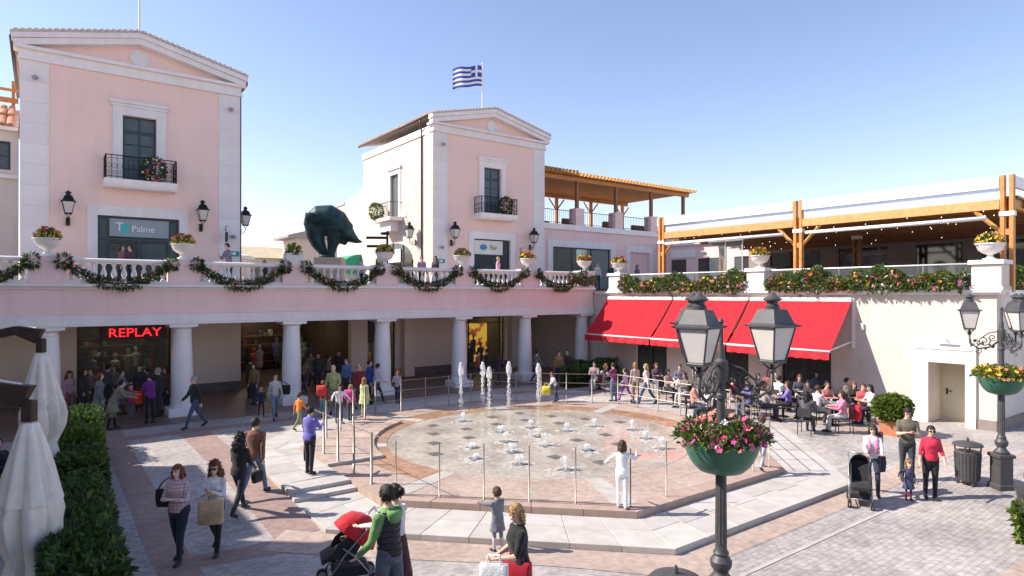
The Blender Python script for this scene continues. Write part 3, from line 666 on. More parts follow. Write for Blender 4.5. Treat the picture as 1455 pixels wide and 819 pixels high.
# ================================================================ RESTAURANT WING (sunlit wall on the right, glazed timber terrace on top)
rw = thing('restaurant_wing', 'sunlit cream wing with recessed service door below a timber roofed terrace', 'building', (24.8, 15, 0))
WA = 24.8
ops = [(20.5,22.5,-.3,2.7),(16.0,17.3,-.3,2.7),(12.4,14.5,-.3,2.7),(7.9,9.0,-.3,2.1)]
mb = MB(); wall_holes(mb, 7.05, 31.6, -.3, 4.42, ops, WA, WA+.45, axis='y')
for i in range(len(mb.f)): mb.f[i] = mb.f[i][::-1]
mb.build('front_wall', WHITE, rw)
mb = MB(); mb.box(WA+.451, 60, 7.05, 7.45, -.3, 4.42); mb.build('side_wall', CREAM, rw)
mb = MB(); mb.prism_y([(WA-.18,4.422),(WA-.10,4.40),(WA-.02,4.30),(WA-.002,4.28),(WA-.002,4.27)], 7.0, 24.9)
mb = MB(); mb.box(WA-.12, WA+.6, 6.95, 25.4, 4.422, 4.5); mb.box(WA-.2, WA+.6, 6.88, 25.36, 4.502, 4.58); mb.build('coping', TRIM, rw)
mb = MB(); mb.box(WA+.6, 60, 6.9, 7.6, 4.422, 4.58); mb.build('coping', TRIM, rw)
mb = MB(); mb.box(WA-.05, WA-.002, 9.55, 12.3, -.3, .33); mb.box(WA-.05, WA-.002, 7.0, 7.55, -.3, .33); mb.box(WA-.05, 60, 6.99, 7.045, -.3, .33); mb.build('wall_plinth', M('plinth_taupe', (.26,.21,.185), .7, .1, 4), rw)
# door recess with its white box surround
mb = MB(); mb.box(WA-.09, WA-.001, 9.002, 9.5, -.3, 2.75); mb.box(WA-.09, WA-.001, 7.6, 7.898, -.3, 2.75); mb.box(WA-.088, WA-.001, 7.899, 9.001, 2.102, 2.75); mb.build('door_surround', TRIM, rw)
mb = MB(); mb.box(WA-.12, WA-.091, 7.6, 9.5, 2.56, 2.60); mb.build('surround_bead', TRIM, rw)
mb = MB(); mb.box(WA+.46, WA+1.2, 9.001, 9.1, -.3, 2.2); mb.box(WA+.46, WA+1.2, 7.8, 7.899, -.3, 2.2); mb.box(WA+.46, WA+1.2, 7.9, 9.0, 2.101, 2.2); mb.build('recess_lining', CREAM, rw)
dm = M('cream_door', (.60,.55,.42), .5, .04, 2); mb = MB(); mb.box(WA+1.0, WA+1.06, 7.902, 8.998, .0, 2.099); dr = mb.build('door', dm, rw)
mb = MB(); mb.box(WA+.985, WA+1.0, 7.98, 8.92, .1, 2.0); mb.build('door_leaf', dm, dr)
mb = MB(); mb.tube([(WA+.95, 8.78, 1.02), (WA+.95, 8.62, 1.02)], .014, 6); mb.box(WA+.965, WA+.985, 8.76, 8.81, .9, 1.12); mb.build('handle', IRON, dr)
mb = MB(); mb.tube([(WA-.02, 8.5, 2.95), (WA-.3, 8.5, 2.95)], .02, 6); mb.box(WA-.34, WA-.26, 8.2, 8.8, 2.93, 2.97); mb.build('door_light_bar', WHITEP, rw)
mb = MB(); mb.bevbox(WA-.1, WA-.002, 11.15, 11.27, 3.1, 3.35, .02); mb.build('alarm_box', WHITEP, rw)
# cafe rooms behind the openings
mb = MB()
for b0, b1 in ((20.5,22.5),(16.0,17.3),(12.4,14.5)):
    mb.box(WA+4, WA+4.1, b0-1, b1+1, 0, 3); mb.box(WA+.46, WA+4, b0-.2, b0-.1, 0, 3); mb.box(WA+.46, WA+4, b1+.1, b1+.2, 0, 3); mb.box(WA+.46, WA+4, b0-.2, b1+.2, 2.9, 3)
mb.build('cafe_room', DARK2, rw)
for b0, b1 in ((20.5,22.5),(16.0,17.3),(12.4,14.5)):
    f = MB(); 
    for q in (b0+.03, (b0+b1)/2, b1-.03): f.box(WA+.15, WA+.22, q-.03, q+.03, 0, 2.69)
    f.box(WA+.148, WA+.222, b0+.06, b1-.06, 2.3, 2.36); f.box(WA+.148, WA+.222, b0+.06, b1-.06, 2.63, 2.692); fo = f.build('window_frame', BROWNF, rw)
    for q0, q1 in ((b0+.05,(b0+b1)/2-.02),((b0+b1)/2+.02,b1-.05)):
        g = MB(); g.box(WA+.18, WA+.19, q0, q1, .05, 2.65); g.build('pane', GLASSD, fo)
# terrace floor and parapet
mb = MB(); mb.box(WA+.601, 60, 7.6, 31.0, 4.4, 4.52); mb.build('terrace_floor', TFLOOR, rw)
pier0 = None
for b in (7.3, 15.6, 23.95):
    mb = MB(); mb.bevbox(WA-.12, WA+.62, b-.42, b+.42, 4.581, 5.42, .02); mb.box(WA-.16, WA+.66, b-.46, b+.46, 4.582, 4.7); po = mb.build('parapet_pier', TRIM if b > 8 else WHITE, rw)
    m2 = MB(); m2.bevbox(WA-.2, WA+.7, b-.5, b+.5, 5.421, 5.56, .02); m2.build('pier_cap', TRIM, po)
for b0, b1 in ((7.8,15.15),(16.05,23.5)):
    g0 = thing  # glass guard: posts, panes and a white handrail
    hr = MB(); hr.tube([(WA+.25, b0, 5.46), (WA+.25, b1, 5.46)], .035, 8); ro = hr.build('handrail', WHITEP, rw, True)
    n = 5
    for k in range(n):
        q0, q1 = b0+(b1-b0)*k/n, b0+(b1-b0)*(k+1)/n
        g = MB(); g.box(WA+.245, WA+.257, q0+.03, q1-.03, 4.62, 5.42); g.build('guard_pane', CLEAR, ro)
        p_ = MB(); p_.box(WA+.22, WA+.28, q0-.02, q0+.02, 4.581, 5.44); p_.build('guard_post', STEEL, ro)
# timber frame
DA = 25.85
pb = (7.05, 14.3, 21.66)
def dpost(a, b, z0, z1, mat, w=.13):
    mb = MB(); mb.bevbox(a-.1, a+.1, b-.19, b-.06, z0, z1, .012); mb.bevbox(a-.1, a+.1, b+.06, b+.19, z0, z1, .012); mb.box(a-.07, a+.07, b-.06, b+.06, z0, z0+.5); mb.box(a-.07, a+.07, b-.059, b+.059, z0+1.9, z0+2.1)
    o = mb.build('timber_post', mat, rw)
    m2 = MB(); m2.box(a-.12, a+.12, b-.21, b+.21, 7.05, 7.2); m2.build('post_collar', WHITEP, o); return o
for b in pb: dpost(DA, b, 4.52, 8.42, WOOD)
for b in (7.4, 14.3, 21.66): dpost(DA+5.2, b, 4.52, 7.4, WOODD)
for b0, b1 in ((7.25,14.1),(14.5,21.46)):
    mb = MB(); mb.bevbox(DA-.09, DA+.09, b0, b1, 7.3, 7.62, .012); mb.build('front_beam', WOODL, rw)
    mb = MB(); mb.bevbox(DA-.12, DA+.05, b0, b1, 8.0, 8.4, .02); mb.build('gutter_fascia', WHITEP, rw)
    mb = MB(); mb.box(DA-.02, DA, b0, b1, 7.622, 7.998); mb.build('clear_panel', Mclear('plastic_sheet%g' % b0, (.85,.9,.95), .45), rw)
    mb = MB(); mb.tube([(DA-.35, b0+.3, 7.0), (DA-.35, b1-.3, 7.0)], .07, 10); mb.build('roller_blind', WHITEP, rw, True)
for b, sgs in ((7.05,(1,)),(14.3,(-1,1)),(21.66,(-1,))):
    for sg_ in sgs:
        mb = MB(); mb.tube([(DA, b+sg_*.15, 6.5), (DA, b+sg_*.95, 7.32)], .07, 4); mb.build('knee_brace', WOODL, rw)
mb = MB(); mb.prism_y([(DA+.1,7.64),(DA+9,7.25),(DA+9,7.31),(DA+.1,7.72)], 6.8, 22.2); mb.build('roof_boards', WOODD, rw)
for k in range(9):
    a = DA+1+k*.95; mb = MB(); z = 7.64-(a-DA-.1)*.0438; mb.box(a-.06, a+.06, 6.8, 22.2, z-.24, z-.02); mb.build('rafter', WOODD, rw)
mb = MB(); mb.box(DA+.05, DA+9, 6.86, 6.98, 8.0, 8.38); mb.build('gutter_fascia', WHITEP, rw)
mb = MB(); mb.box(DA+.2, DA+9, 6.9, 7.1, 7.3, 7.62); mb.build('side_beam', WOOD, rw)
mb = MB(); mb.box(DA, DA+9, 21.9, 22.0, 8.0, 8.38); mb.build('gutter_fascia', WHITEP, rw)
mb = MB(); wall_holes(mb, 6.8, 22.4, 4.5, 8.4, [(8,10.5,4.5,6.9),(11.2,13.2,4.5,6.9),(14.5,17,4.5,6.9),(18,21,4.5,6.9)], DA+8.9, DA+9.2, axis='y')
for i in range(len(mb.f)): mb.f[i] = mb.f[i][::-1]
mb.build('terrace_back_wall', M('taupe_wall', (.30,.25,.22), .8, .08, 1), rw)
for b0, b1 in ((8,10.5),(11.2,13.2),(14.5,17),(18,21)): mb = MB(); mb.box(DA+9.0, DA+9.05, b0+.01, b1-.01, 4.52, 6.89); mb.build('back_glazing', M('black_glazing', (.02,.02,.022), .06, .2, 1, spec=.8), rw)
# wind screen panes
for b0, b1 in ((16.9,17.75),(17.8,18.65)):
    g = MB(); g.box(WA+.9, WA+.92, b0, b1, 4.52, 6.9); g.build('wind_screen_pane', CLEAR, rw)
    g = MB(); g.box(WA+.88, WA+.94, b0-.02, b0, 4.52, 6.95); g.build('wind_screen_post', WHITEP, rw)
g = MB(); g.box(WA+.85, WA+.97, 16.85, 18.7, 6.901, 7.05); g.build('wind_screen_rail', WHITEP, rw)
bl = MB(); r = random.Random(5)
for k in range(60):
    a = DA+r.uniform(.4, 8); b = r.uniform(7.2, 21.5); z = 7.64-(a-DA-.1)*.0438-.3; bl.ell((a, b, z), (.014,.014,.018), 6, 4)
bl.build('string_bulbs', Memit('string_bulb_glint', (1,.85,.6), 1.5), rw, kind='stuff')  # light reflected by the small bulbs is put in as weak emission
# bar counters and white furniture glimpsed on the terrace
for i, (a, b) in enumerate(((DA+3, 9.5),(DA+3.5,11.8),(DA+2.6,16.2),(DA+3,19.2))):
    t_ = thing('terrace_table', ['square white table behind the planted guard, nearest the wing corner urn', 'square white table beside the corner table on the timber terrace', 'square white table behind the glass wind screen', 'square white table at the far end of the timber terrace'][i], 'table', (a, b, 4.52))
    mb = MB(); mb.bevbox(a-.4, a+.4, b-.4, b+.4, 5.2, 5.26, .01); mb.build('table_top', WHITEP, t_)
    mb = MB(); mb.lathe([(.25,0),(.25,.03),(.04,.05),(.04,.68)], 12, (a, b, 4.52)); mb.build('leg', IRON, t_, 40)
# awnings
for i, (b0, b1) in enumerate(((20.04,24.4),(15.92,19.94),(11.55,15.82))):
    lab = ['steep red shop awning next to the arcade column end', 'steep red shop awning in the middle of three on the cream wall', 'steep red shop awning next to the wall lamp box and service door'][i]
    t_ = thing('awning', lab, 'awning', (WA, (b0+b1)/2, 2.3), 'red awnings on the cream wall')
    mb = MB(); n = 24; P = []
    for k in range(n+1):
        b = b0+(b1-b0)*k/n; wv = .022*math.sin(k*1.7+i)+.02*math.sin(k*.6+2*i)+.008*math.sin(k*3.1)
        P.append([(WA-.08-1.72*t, b, 4.28-1.93*t-.05*math.sin(math.pi*t)+wv*math.sin(math.pi*t)) for t in np.linspace(0, 1, 9)])
    vs = [p for row in P for p in row]; fs = []
    for k in range(n):
        for j in range(8): q = k*9+j; fs.append((q, q+1, q+10, q+9))
    nv = len(vs); vs += [(x+.006, y, z+.008) for x, y, z in vs]; fs += [tuple(i_+nv for i_ in f[::-1]) for f in fs]
    mb.add(vs, fs); mb.build('canopy', REDA, t_, True)
    mb = MB(); mb.tube([(WA-1.82, b0-.02, 2.35), (WA-1.82, b1+.02, 2.35)], .045, 8); mb.build('front_bar', WHITEP, t_, True)
    mb = MB(); vs = []; fs = []
    for k in range(49):
        b = b0+(b1-b0)*k/48; d = .26+.03*abs(math.sin(k*math.pi/4)); vs += [(WA-1.84+.01*math.sin(k*.9), b, 2.32), (WA-1.84+.03*math.sin(k*.9), b, 2.32-d)]
    for k in range(48): fs.append((2*k, 2*k+1, 2*k+3, 2*k+2))
    mb.add(vs, fs); mb.build('valance', REDD, t_)
    for b in (b0+.08, b1-.08):
        mb = MB(); mb.tube([(WA-.03, b, 2.62), (WA-1.8, b, 2.36)], .03, 6); mb.build('support_arm', WHITEP, t_)
    if i == 2:
        mb = MB(); mb.box(WA-.06, WA-.002, b0-.05, b0+.04, 2.4, 4.3); mb.build('wall_track', WHITEP, t_)
    mb = MB(); mb.bevbox(WA-.18, WA-.004, b0, b1, 4.16, 4.31, .02); mb.build('cassette', WHITEP, t_)

# ================================================================ PERGOLA BUILDING beside the second house
pg = thing('pergola_building', 'dusty pink shop building with orange timber pergola covering its roof terrace', 'building', (33, 32, 4.7))
mb = MB(); wall_holes(mb, 25.66, 42, 4.7, 8.75, [(27.2,32.6,4.7,7.6),(34.6,36.7,4.7,7.5)], 32, 32.4); mb.build('front_wall', PINK2, pg)
mb = MB(); mb.box(25.66, 42.1, 31.85, 32.5, 8.752, 9.12); mb.build('cornice', TRIM, pg)
mb = MB(); mb.box(25.66, 42, 32.41, 40, 8.76, 9.0); mb.build('roof_terrace', TFLOOR, pg)
mb = MB(); mb.box(26.75, 27.198, 31.94, 32.01, 4.7, 8.05); mb.box(32.602, 33.05, 31.94, 32.01, 4.7, 8.05); mb.box(27.199, 32.601, 31.942, 32.01, 7.602, 8.05); mb.build('window_surround', TRIM, pg)
mb = MB(); mb.box(34.2, 34.598, 31.94, 32.01, 4.7, 7.95); mb.box(36.702, 37.1, 31.94, 32.01, 4.7, 7.95); mb.box(34.599, 36.701, 31.942, 32.01, 7.502, 7.95); mb.build('door_surround', TRIM, pg)
shopfront(pg, 27.2, 32.6, 4.7, 7.598, 32.1, (29, 30.8), BROWNF, GLASSD, w=.08)
mb = MB(); mb.box(34.6, 36.7, 32.2, 32.25, 4.7, 7.49); mb.build('door_panel', PINK2, pg)
mb = MB(); mb.box(26.8, 33, 36, 36.1, 4.7, 8.7); mb.build('shop_interior', M('lit_shop_wall', (.5,.38,.25), .8, .4, 1.5), pg)
for k in range(10):
    r = random.Random(k); x = r.uniform(27.4, 32); g = MB(); g.bevbox(x, x+r.uniform(.3,.7), 33, 33.5, 4.7, 4.7+r.uniform(.8,2.2), .03); g.build('display_item', r.choice(clothM), pg)
for a in (29.6, 33.4, 37.2): mb = MB(); mb.bevbox(a-.4, a+.4, 31.9, 32.6, 9.121, 10.3, .02); mb.build('parapet_pier', PINK2, pg)
for a in (25.95, 29.6, 33.4, 37.2, 41.0):
    for b in (32.25, 38.8):
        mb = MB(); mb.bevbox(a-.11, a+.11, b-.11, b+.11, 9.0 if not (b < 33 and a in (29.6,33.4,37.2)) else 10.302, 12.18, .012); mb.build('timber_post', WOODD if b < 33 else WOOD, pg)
        if b > 33:
            for sg_ in (-1, 1): mb = MB(); mb.tube([(a, b, 11.2), (a+sg_*.8, b, 12.1)], .07, 4); mb.build('knee_brace', WOODL, pg)
for b in (32.25, 38.8): mb = MB(); mb.bevbox(25.7, 41.6, b-.12, b+.12, 12.182, 12.45, .012); mb.build('beam', WOOD, pg)
for k in range(48):
    a = 25.8+k*.335; mb = MB(); mb.prism_x([(31.5,12.452),(39.6,12.452),(39.6,12.66),(31.5,12.66),(31.38,12.58)][::-1], a-.05, a+.05); mb.build('rafter', WOODL, pg)
mb = MB(); mb.box(25.7, 41.8, 31.9, 39.5, 12.662, 12.69); mb.build('reed_cover', M('reed_mat', (.78,.42,.15), .8, .2, 9), pg)
mb = MB()
for k in range(12): 
    a = 25.75+k*.3; mb.loft([[(a+.13*math.cos(math.pi*q/6), y, 12.70+.09*math.sin(math.pi*q/6)) for q in range(7)] for y in (31.6, 36)])
mb.build('roof_tiles', TILE, pg, 40)
for a0, a1 in ((26.1,29.15),(30.05,32.95),(33.85,36.75),(37.65,40.9)):
    r_ = MB(); r_.tube([(a0,32.2,10.1),(a1,32.2,10.1)], .025, 6); r_.tube([(a0,32.2,9.25),(a1,32.2,9.25)], .018, 6)
    for x in np.arange(a0, a1+.01, .17): r_.tube([(x,32.2,9.12),(x,32.2,10.1)], .012, 5)
    r_.build('terrace_railing', IRON, pg)
for i, (a, b) in enumerate(((27.5,34),(31.2,34.3),(35,34),(38.6,34.4))):
    mb = MB(); mb.bevbox(a-.8, a+.8, b-.4, b+.4, 9.0, 9.5, .05); mb.bevbox(a-.8, a+.8, b+.25, b+.5, 9.5, 9.95, .05); mb.build('rattan_sofa', M('rattan', (.2,.11,.06), .8, .3, 20), pg)
# ================================================================ BACKGROUND
rs = thing('rear_shop', 'pale pink shop with dark windows glimpsed behind the glass wind screen', 'building', (40, 27, 4.7))
mb = MB(); wall_holes(mb, 22.5, 31.8, 4.6, 8.0, [(23.6,25.6,5.3,7.0),(26.6,28.6,5.3,7.0),(29.6,31,4.6,7.0)], 38.0, 38.3, axis='y')
for i in range(len(mb.f)): mb.f[i] = mb.f[i][::-1]
mb.build('wall', PINK2, rs)
mb = MB(); mb.box(37.8, 38.3, 22.4, 31.8, 8.002, 8.3); mb.build('cornice', TRIM, rs)
for b0, b1, z0 in ((23.6,25.6,5.3),(26.6,28.6,5.3),(29.6,31,4.6)): mb = MB(); mb.box(38.1, 38.14, b0, b1, z0, 7.0); mb.build('window', M('shop_dark_glass', (.05,.05,.045), .08, .2, 2, spec=.8), rs)
mb = MB(); mb.box(37.9, 37.99, 28.8, 30.9, 7.1, 7.7); mb.build('sign_panel', WHITEP, rs)
bb = thing('beige_roof_hall', 'low far building with flat beige tiled roof edge between the two pink houses', 'building', (14, 62, 4.7))
mb = MB(); mb.box(2, 30, 58, 66, 4.7, 7.6); mb.build('wall', CREAM, bb)
mb = MB(); mb.prism_x([(57.2,7.6),(66.5,7.6),(62,8.9)], 1.5, 30.5); mb.build('roof', M('beige_roof', (.52,.42,.28), .8, .15, 3), bb)
for k in range(7): mb = MB(); mb.box(4+k*3.6, 6.2+k*3.6, 57.95, 57.99, 4.9, 6.8); mb.build('window', M('shop_dark_glass', (.05,.05,.045)), bb)
gh = thing('white_gabled_hall', 'far white hall with low grey gabled roof behind the animal sculpture', 'building', (22, 60, 4.7))
mb = MB(); mb.box(17.5, 30, 54, 57.9, 4.7, 9.3); mb.build('wall', WHITE, gh)
mb = MB(); mb.prism_y([(16.6,9.2),(30.5,9.2),(30.5,9.5),(24,11.4),(16.6,9.4)], 53.5, 57.9); mb.build('roof', M('grey_roof', (.35,.33,.31), .7), gh)
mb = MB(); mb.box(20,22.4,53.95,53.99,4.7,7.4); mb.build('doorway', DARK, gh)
ga = thing('green_awning', 'rounded green shop awning below the white wing', 'awning', (17.6, 43, 6))
mb = MB(); mb.loft([[(17.85-1.5*math.sin(t), b, 5.9+1.3*math.cos(t)) for t in np.linspace(0, math.pi/2, 7)]+[(17.85, b, 5.9)] for b in (41.5, 42.4, 43.3, 44.4)]); mb.build('canopy', M('green_cloth', (.02,.30,.18), .7, .1, 3), ga, 40)
for i, (a, b, s_) in enumerate(((6.5,44,1.6),(9.5,46,1.8))):
    t_ = thing('white_canopy', ['open white market canopy between the houses, in front of beige roof hall', 'wide white market canopy closer to the sculpture plinth'][i], 'canopy', (a, b, 4.7))
    mb = MB(); mb.lathe([(s_*1.4,2.1),(s_*1.38,2.3),(.1,2.75)], 8, (a, b, 4.7)); mb.build('cover', WHITEP, t_)
    mb = MB(); mb.lathe([(.04,0),(.04,2.2)], 8, (a, b, 4.7)); mb.build('pole', IRON, t_)
lb = thing('cream_corner_building', 'cream building with clay tiled roof and orange roof timbers beyond the large house', 'building', (-5, 33, 4.7))
mb = MB(); wall_holes(mb, -16, -.7, 4.7, 11.0, [(-2.3,-.95,9.45,10.6),(-2.6,-1.35,4.7,7.0)], 32.6, 33); mb.build('wall', CREAM, lb)
mb = MB(); mb.box(-16, -.7, 32.45, 32.598, 9.1, 9.25); mb.box(-16, -.7, 32.3, 33.05, 11.002, 11.15); mb.build('cornice', TRIM, lb)
panes(lb, -2.3, -.95, 9.452, 10.598, 32.75, 2, 2, FRAME, GLASS)
mb = MB(); mb.box(-2.6,-1.35,32.85,32.9,4.7,7.0); mb.build('door_panel', M('taupe_door', (.42,.36,.30), .6), lb)
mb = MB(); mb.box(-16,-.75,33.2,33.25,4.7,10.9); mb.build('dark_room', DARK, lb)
tl = MB()
for k in range(56):
    a = -15.8+k*.27
    for (yA, zA, yB, zB) in ((32.15,11.18,33.3,11.75),(33.25,11.82,34.6,12.45)):
        tl.loft([[(a+.12*math.cos(math.pi*q/6), y, z+.08*math.sin(math.pi*q/6)) for q in range(7)] for y, z in ((yA, zA), (yB, zB))])
tl.build('roof_tiles', TILE, lb, 40)
mb = MB(); mb.prism_x([(32.2,11.152),(34.8,11.152),(34.8,12.42)], -16, -.7); mb.build('roof_deck', TILEP, lb)
for k in range(20): a = -14.6+k*.72; mb = MB(); mb.box(a-.06, a+.06, 34.9, 35.05, 11.2, 13.55+.12*(k % 2)); mb.build('roof_timber', WOOD, lb)
for z0_, z1_ in ((12.7,12.92),(13.2,13.32)): mb = MB(); mb.box(-16,-.75,34.84,34.895,z0_,z1_); mb.build('roof_timber', WOOD, lb)
# shops on the near left, out of the frame: their roofline shades the hedge walk
for i, (b0, b1, hh, a1) in enumerate(((18.9, 24.3, 8.8, -5.2), (-14, 18.7, 10.0, -5.2))):
    t_ = thing('left_shop_row', ['tall cream shop row closing the left side of the plaza', 'taller cream shop row running on from the left corner'][i], 'building', (a1, (b0+b1)/2, 0))
    holes = []; b = b0+1
    while b+1.6 < b1: holes.append((b, b+1.4, 5.3, 7.3)); holes.append((b-.2, b+1.6, 0, 2.8)); b += 2.9
    mb = MB(); wall_holes(mb, b0, b1, 0, hh, holes, a1-.3, a1, axis='y'); mb.build('wall', CREAM, t_)
    mb = MB(); mb.box(a1-8, a1-.31, b0, b0+.3, 0, hh); mb.box(a1-8, a1-.31, b1-.3, b1, 0, hh); mb.box(a1-8, a1-7.7, b0+.3, b1-.3, 0, hh); mb.build('rear_wall', CREAM, t_)
    mb = MB(); mb.box(a1-8.2, a1+.2, b0, b1, hh, hh+.2); mb.build('roof', TILE, t_)
    for h_ in holes: mb = MB(); mb.box(a1-.2, a1-.18, h_[0], h_[1], h_[2], h_[3]); mb.build('window', M('shop_dark_glass', (.05,.05,.045)), t_)
# ================================================================ FOLIAGE TOOLS
def Mleaf(name, c1, c2, rough=.5):
    m, t, p = newmat(name); L = t.links.new
    g = N(t, 'ShaderNodeNewGeometry'); r = N(t, 'ShaderNodeValToRGB'); r.color_ramp.elements[0].color = (*c1,1); r.color_ramp.elements[1].color = (*c2,1)
    L(g.outputs['Random Per Island'], r.inputs[0]); L(r.outputs[0], p.inputs['Base Color']); p.inputs['Roughness'].default_value = rough
    tr = N(t, 'ShaderNodeBsdfTranslucent'); L(r.outputs[0], tr.inputs[0]); mx = N(t, 'ShaderNodeMixShader'); mx.inputs[0].default_value = .3
    L(p.outputs[0], mx.inputs[1]); L(tr.outputs[0], mx.inputs[2]); L(mx.outputs[0], t.nodes['Material Output'].inputs[0]); return m
LEAFD = Mleaf('dark_leaf', (.020,.055,.018), (.080,.135,.036)); LEAFM = Mleaf('mid_leaf', (.040,.095,.018), (.16,.22,.038)); LEAFB = Mleaf('bright_leaf', (.07,.14,.018), (.24,.29,.035)); LEAFP = Mleaf('pale_leaf', (.10,.15,.07), (.22,.26,.13))
FLC = {'red': (.55,.02,.03), 'pink': (.7,.12,.25), 'yellow': (.75,.48,.04), 'orange': (.7,.2,.03), 'white': (.75,.72,.68), 'coral': (.72,.22,.18), 'magenta': (.6,.04,.3), 'gold': (.55,.38,.08), 'lilac': (.55,.3,.55), 'bronze': (.25,.07,.03)}
FLM = {k: M('petal_'+k, c_, .6, .2, 20, sheen=.2) for k, c_ in FLC.items()}
def leaf(mb, p, d, up, l, w, mi=0):                 # folded leaf of two quads
    s_ = d.cross(up)
    if s_.length < 1e-4: s_ = d.orthogonal()
    s_.normalize(); n = s_.cross(d).normalized()
    mid = p+d*l*.5; tip = p+d*l-n*l*.15
    mb.add([p, mid+s_*w*.5+n*w*.18, tip, mid-s_*w*.5+n*w*.18], [(0,1,2),(0,2,3)], mi)
def rdir(r, zb=0): 
    while True:
        v = Vector((r.uniform(-1,1), r.uniform(-1,1), r.uniform(-1,1)+zb))
        if .1 < v.length < 1.4: return v.normalized()
def flower(mb, p, r, s, mi=0):                       # small bloom of five petals
    d = rdir(r, .5); x = d.orthogonal().normalized(); y = d.cross(x)
    for k in range(5):
        t = 2*math.pi*k/5; e = x*math.cos(t)+y*math.sin(t); f = x*math.cos(t+.55)+y*math.sin(t+.55); g = x*math.cos(t-.55)+y*math.sin(t-.55)
        mb.add([p, p+g*s*.75+d*s*.3, p+e*s+d*s*.15, p+f*s*.75+d*s*.3], [(0,1,2),(0,2,3)], mi)
def cloud(mb, r, n, fn, size, mi=0, zb=.25):         # n leaves at points drawn from fn(r) -> (point, outward)
    for _ in range(n):
        p, o = fn(r); d = (o*1.0+rdir(r)*.9+Vector((0,0,zb))).normalized(); l = size*r.uniform(.6, 1.35); leaf(mb, p, d, rdir(r, .8), l, l*r.uniform(.4,.6), mi)
def finish(mb, name, mats, parent): return mb.part(name, mats, parent)
# ---------------------------------------------------------------- garlands
bay = [.2+4*k for k in range(-1, 7)]
def garland(a0, a1, y, ztop, sag, label, seed, blooms):
    r = random.Random(seed); t_ = thing('garland', label, 'garland', ((a0+a1)/2, y, ztop), 'flower garlands hung along the balustrade')
    lf = MB(); fl = MB(); L_ = (a1-a0)
    def pt(t): return Vector((-L_/2+L_*t, 0, -sag*(1-(2*t-1)**2)))
    names = [k for k, _ in blooms]
    for k in range(1250):
        t = r.random(); w = .075+.075*(1-abs(2*t-1)); q = rdir(r); p = pt(t)+Vector((q.x*w*.7, q.y*w*.8-.03, q.z*w)); leaf(lf, p, (q+rdir(r)*.7+Vector((0,-.3,0))).normalized(), rdir(r, .6), r.uniform(.08,.17), r.uniform(.03,.06))
    for e in (0, 1):
        for k in range(160): q = rdir(r); p = pt(e)+Vector((q.x*.16, q.y*.14-.05, q.z*.18)); leaf(lf, p, (q+Vector((0,-.2,-.2))).normalized(), rdir(r), r.uniform(.1,.2), r.uniform(.03,.06))
    for k in range(60): t = r.uniform(.3,.7); p = pt(t)+Vector((r.uniform(-.1,.1), -.1, -.12)); leaf(lf, p, Vector((r.uniform(-.3,.3), -.1, -1)).normalized(), rdir(r), r.uniform(.12,.25), .03)
    for k in range(30):
        t = min(.97, max(.03, r.gauss(.5, .24))); w = .16; p = pt(t)+Vector((r.uniform(-.05,.05), -.12-r.uniform(0,.06), r.uniform(-w, w))); flower(fl, p, r, r.uniform(.035,.075), r.choices(range(len(blooms)), [w_ for _, w_ in blooms])[0])
    rope = MB(); rope.tube([pt(i/16) for i in range(17)], .03, 6); rope.part('rope', LEAFD, t_)
    finish(lf, 'foliage', LEAFD, t_); finish(fl, 'blooms', [FLM[n_] for n_ in names], t_)
descr = ['green garland with red blooms in the first bay beside the corner urn', 'green garland with yellow and red blooms below the large house shop door', 'green garland with pink and red blooms below the man leaning on the balustrade', 'dark green garland below the animal sculpture', 'dark green garland below the white house side wall', 'dark green garland below the cream Bar sign', 'green garland with a red centre below the dusty pink shop building']
for k in range(7):
    a = bay[k]; garland(a+.42, a+3.58, 25.46, 5.52, .72, descr[k] if k < 6 else descr[6], 20+k, [('red',1.6),('bronze',2),('yellow',1.4),('pink',1.0),('white',.7),('gold',2)])
# ---------------------------------------------------------------- urns with flowers
URN = M('urn_stone', (.72,.68,.64), .6, .05, 4, .05, 60)
SOIL = M('soil', (.05,.03,.02), .9)
def urn(a, b, z, label, cols, h=1, box=False, green=False, seed=0):
    t_ = thing('flower_urn', label, 'planter', (a, b, z), 'flower urns on the parapet'); r = random.Random(seed); mb = MB()
    if box: mb.bevbox(-.34,.34,-.24,.24,0,.36,.02); top = .36; rad = .3
    else:
        mb.box(-.17,.17,-.17,.17,0,.06); mb.lathe([(.15,.06),(.10,.10),(.075,.15),(.10,.19),(.22,.24),(.33,.33),(.37,.45),(.39,.5),(.42,.52),(.42,.56),(.36,.56),(.34,.5)], 24); top = .54; rad = .36
    mb.part('bowl', URN, t_, 40); s_ = MB(); s_.lathe([(rad*.95, top-.06), (rad*.95, top-.03)], 16); s_.part('soil', SOIL, t_)
    lf = MB(); fl = MB()
    def fn(r):
        q = rdir(r, .3); q.z = abs(q.z); k = r.random()**.4; return Vector((q.x*rad*1.05*k, q.y*rad*1.05*k, top+q.z*(.34 if not green else .42)*k-.03)), q
    cloud(lf, r, 340, fn, .12); lf.part('foliage', LEAFB if green else LEAFM, t_)
    if not green:
        for k in range(90):
            q = rdir(r, .5); q.z = abs(q.z); ci = 0 if q.z < .55 else 1; flower(fl, Vector((q.x*rad*1.12, q.y*rad*1.12, top+.02+q.z*.36)), r, r.uniform(.04,.075), ci if r.random() < .8 else 2)
        fl.part('blooms', [FLM[c_] for c_ in cols], t_)
    return t_
urn(.2, 25.75, 5.72, 'white urn of yellow flowers left of the grey glass sign band', ('yellow','bronze','red'), seed=1)
urn(4.2, 25.75, 5.72, 'white urn of yellow flowers right of the grey glass sign band', ('yellow','bronze','orange'), seed=2)
urn(8.2, 25.75, 5.72, 'square white planter with green shrub left of the sculpture', (), box=True, green=True, seed=3)
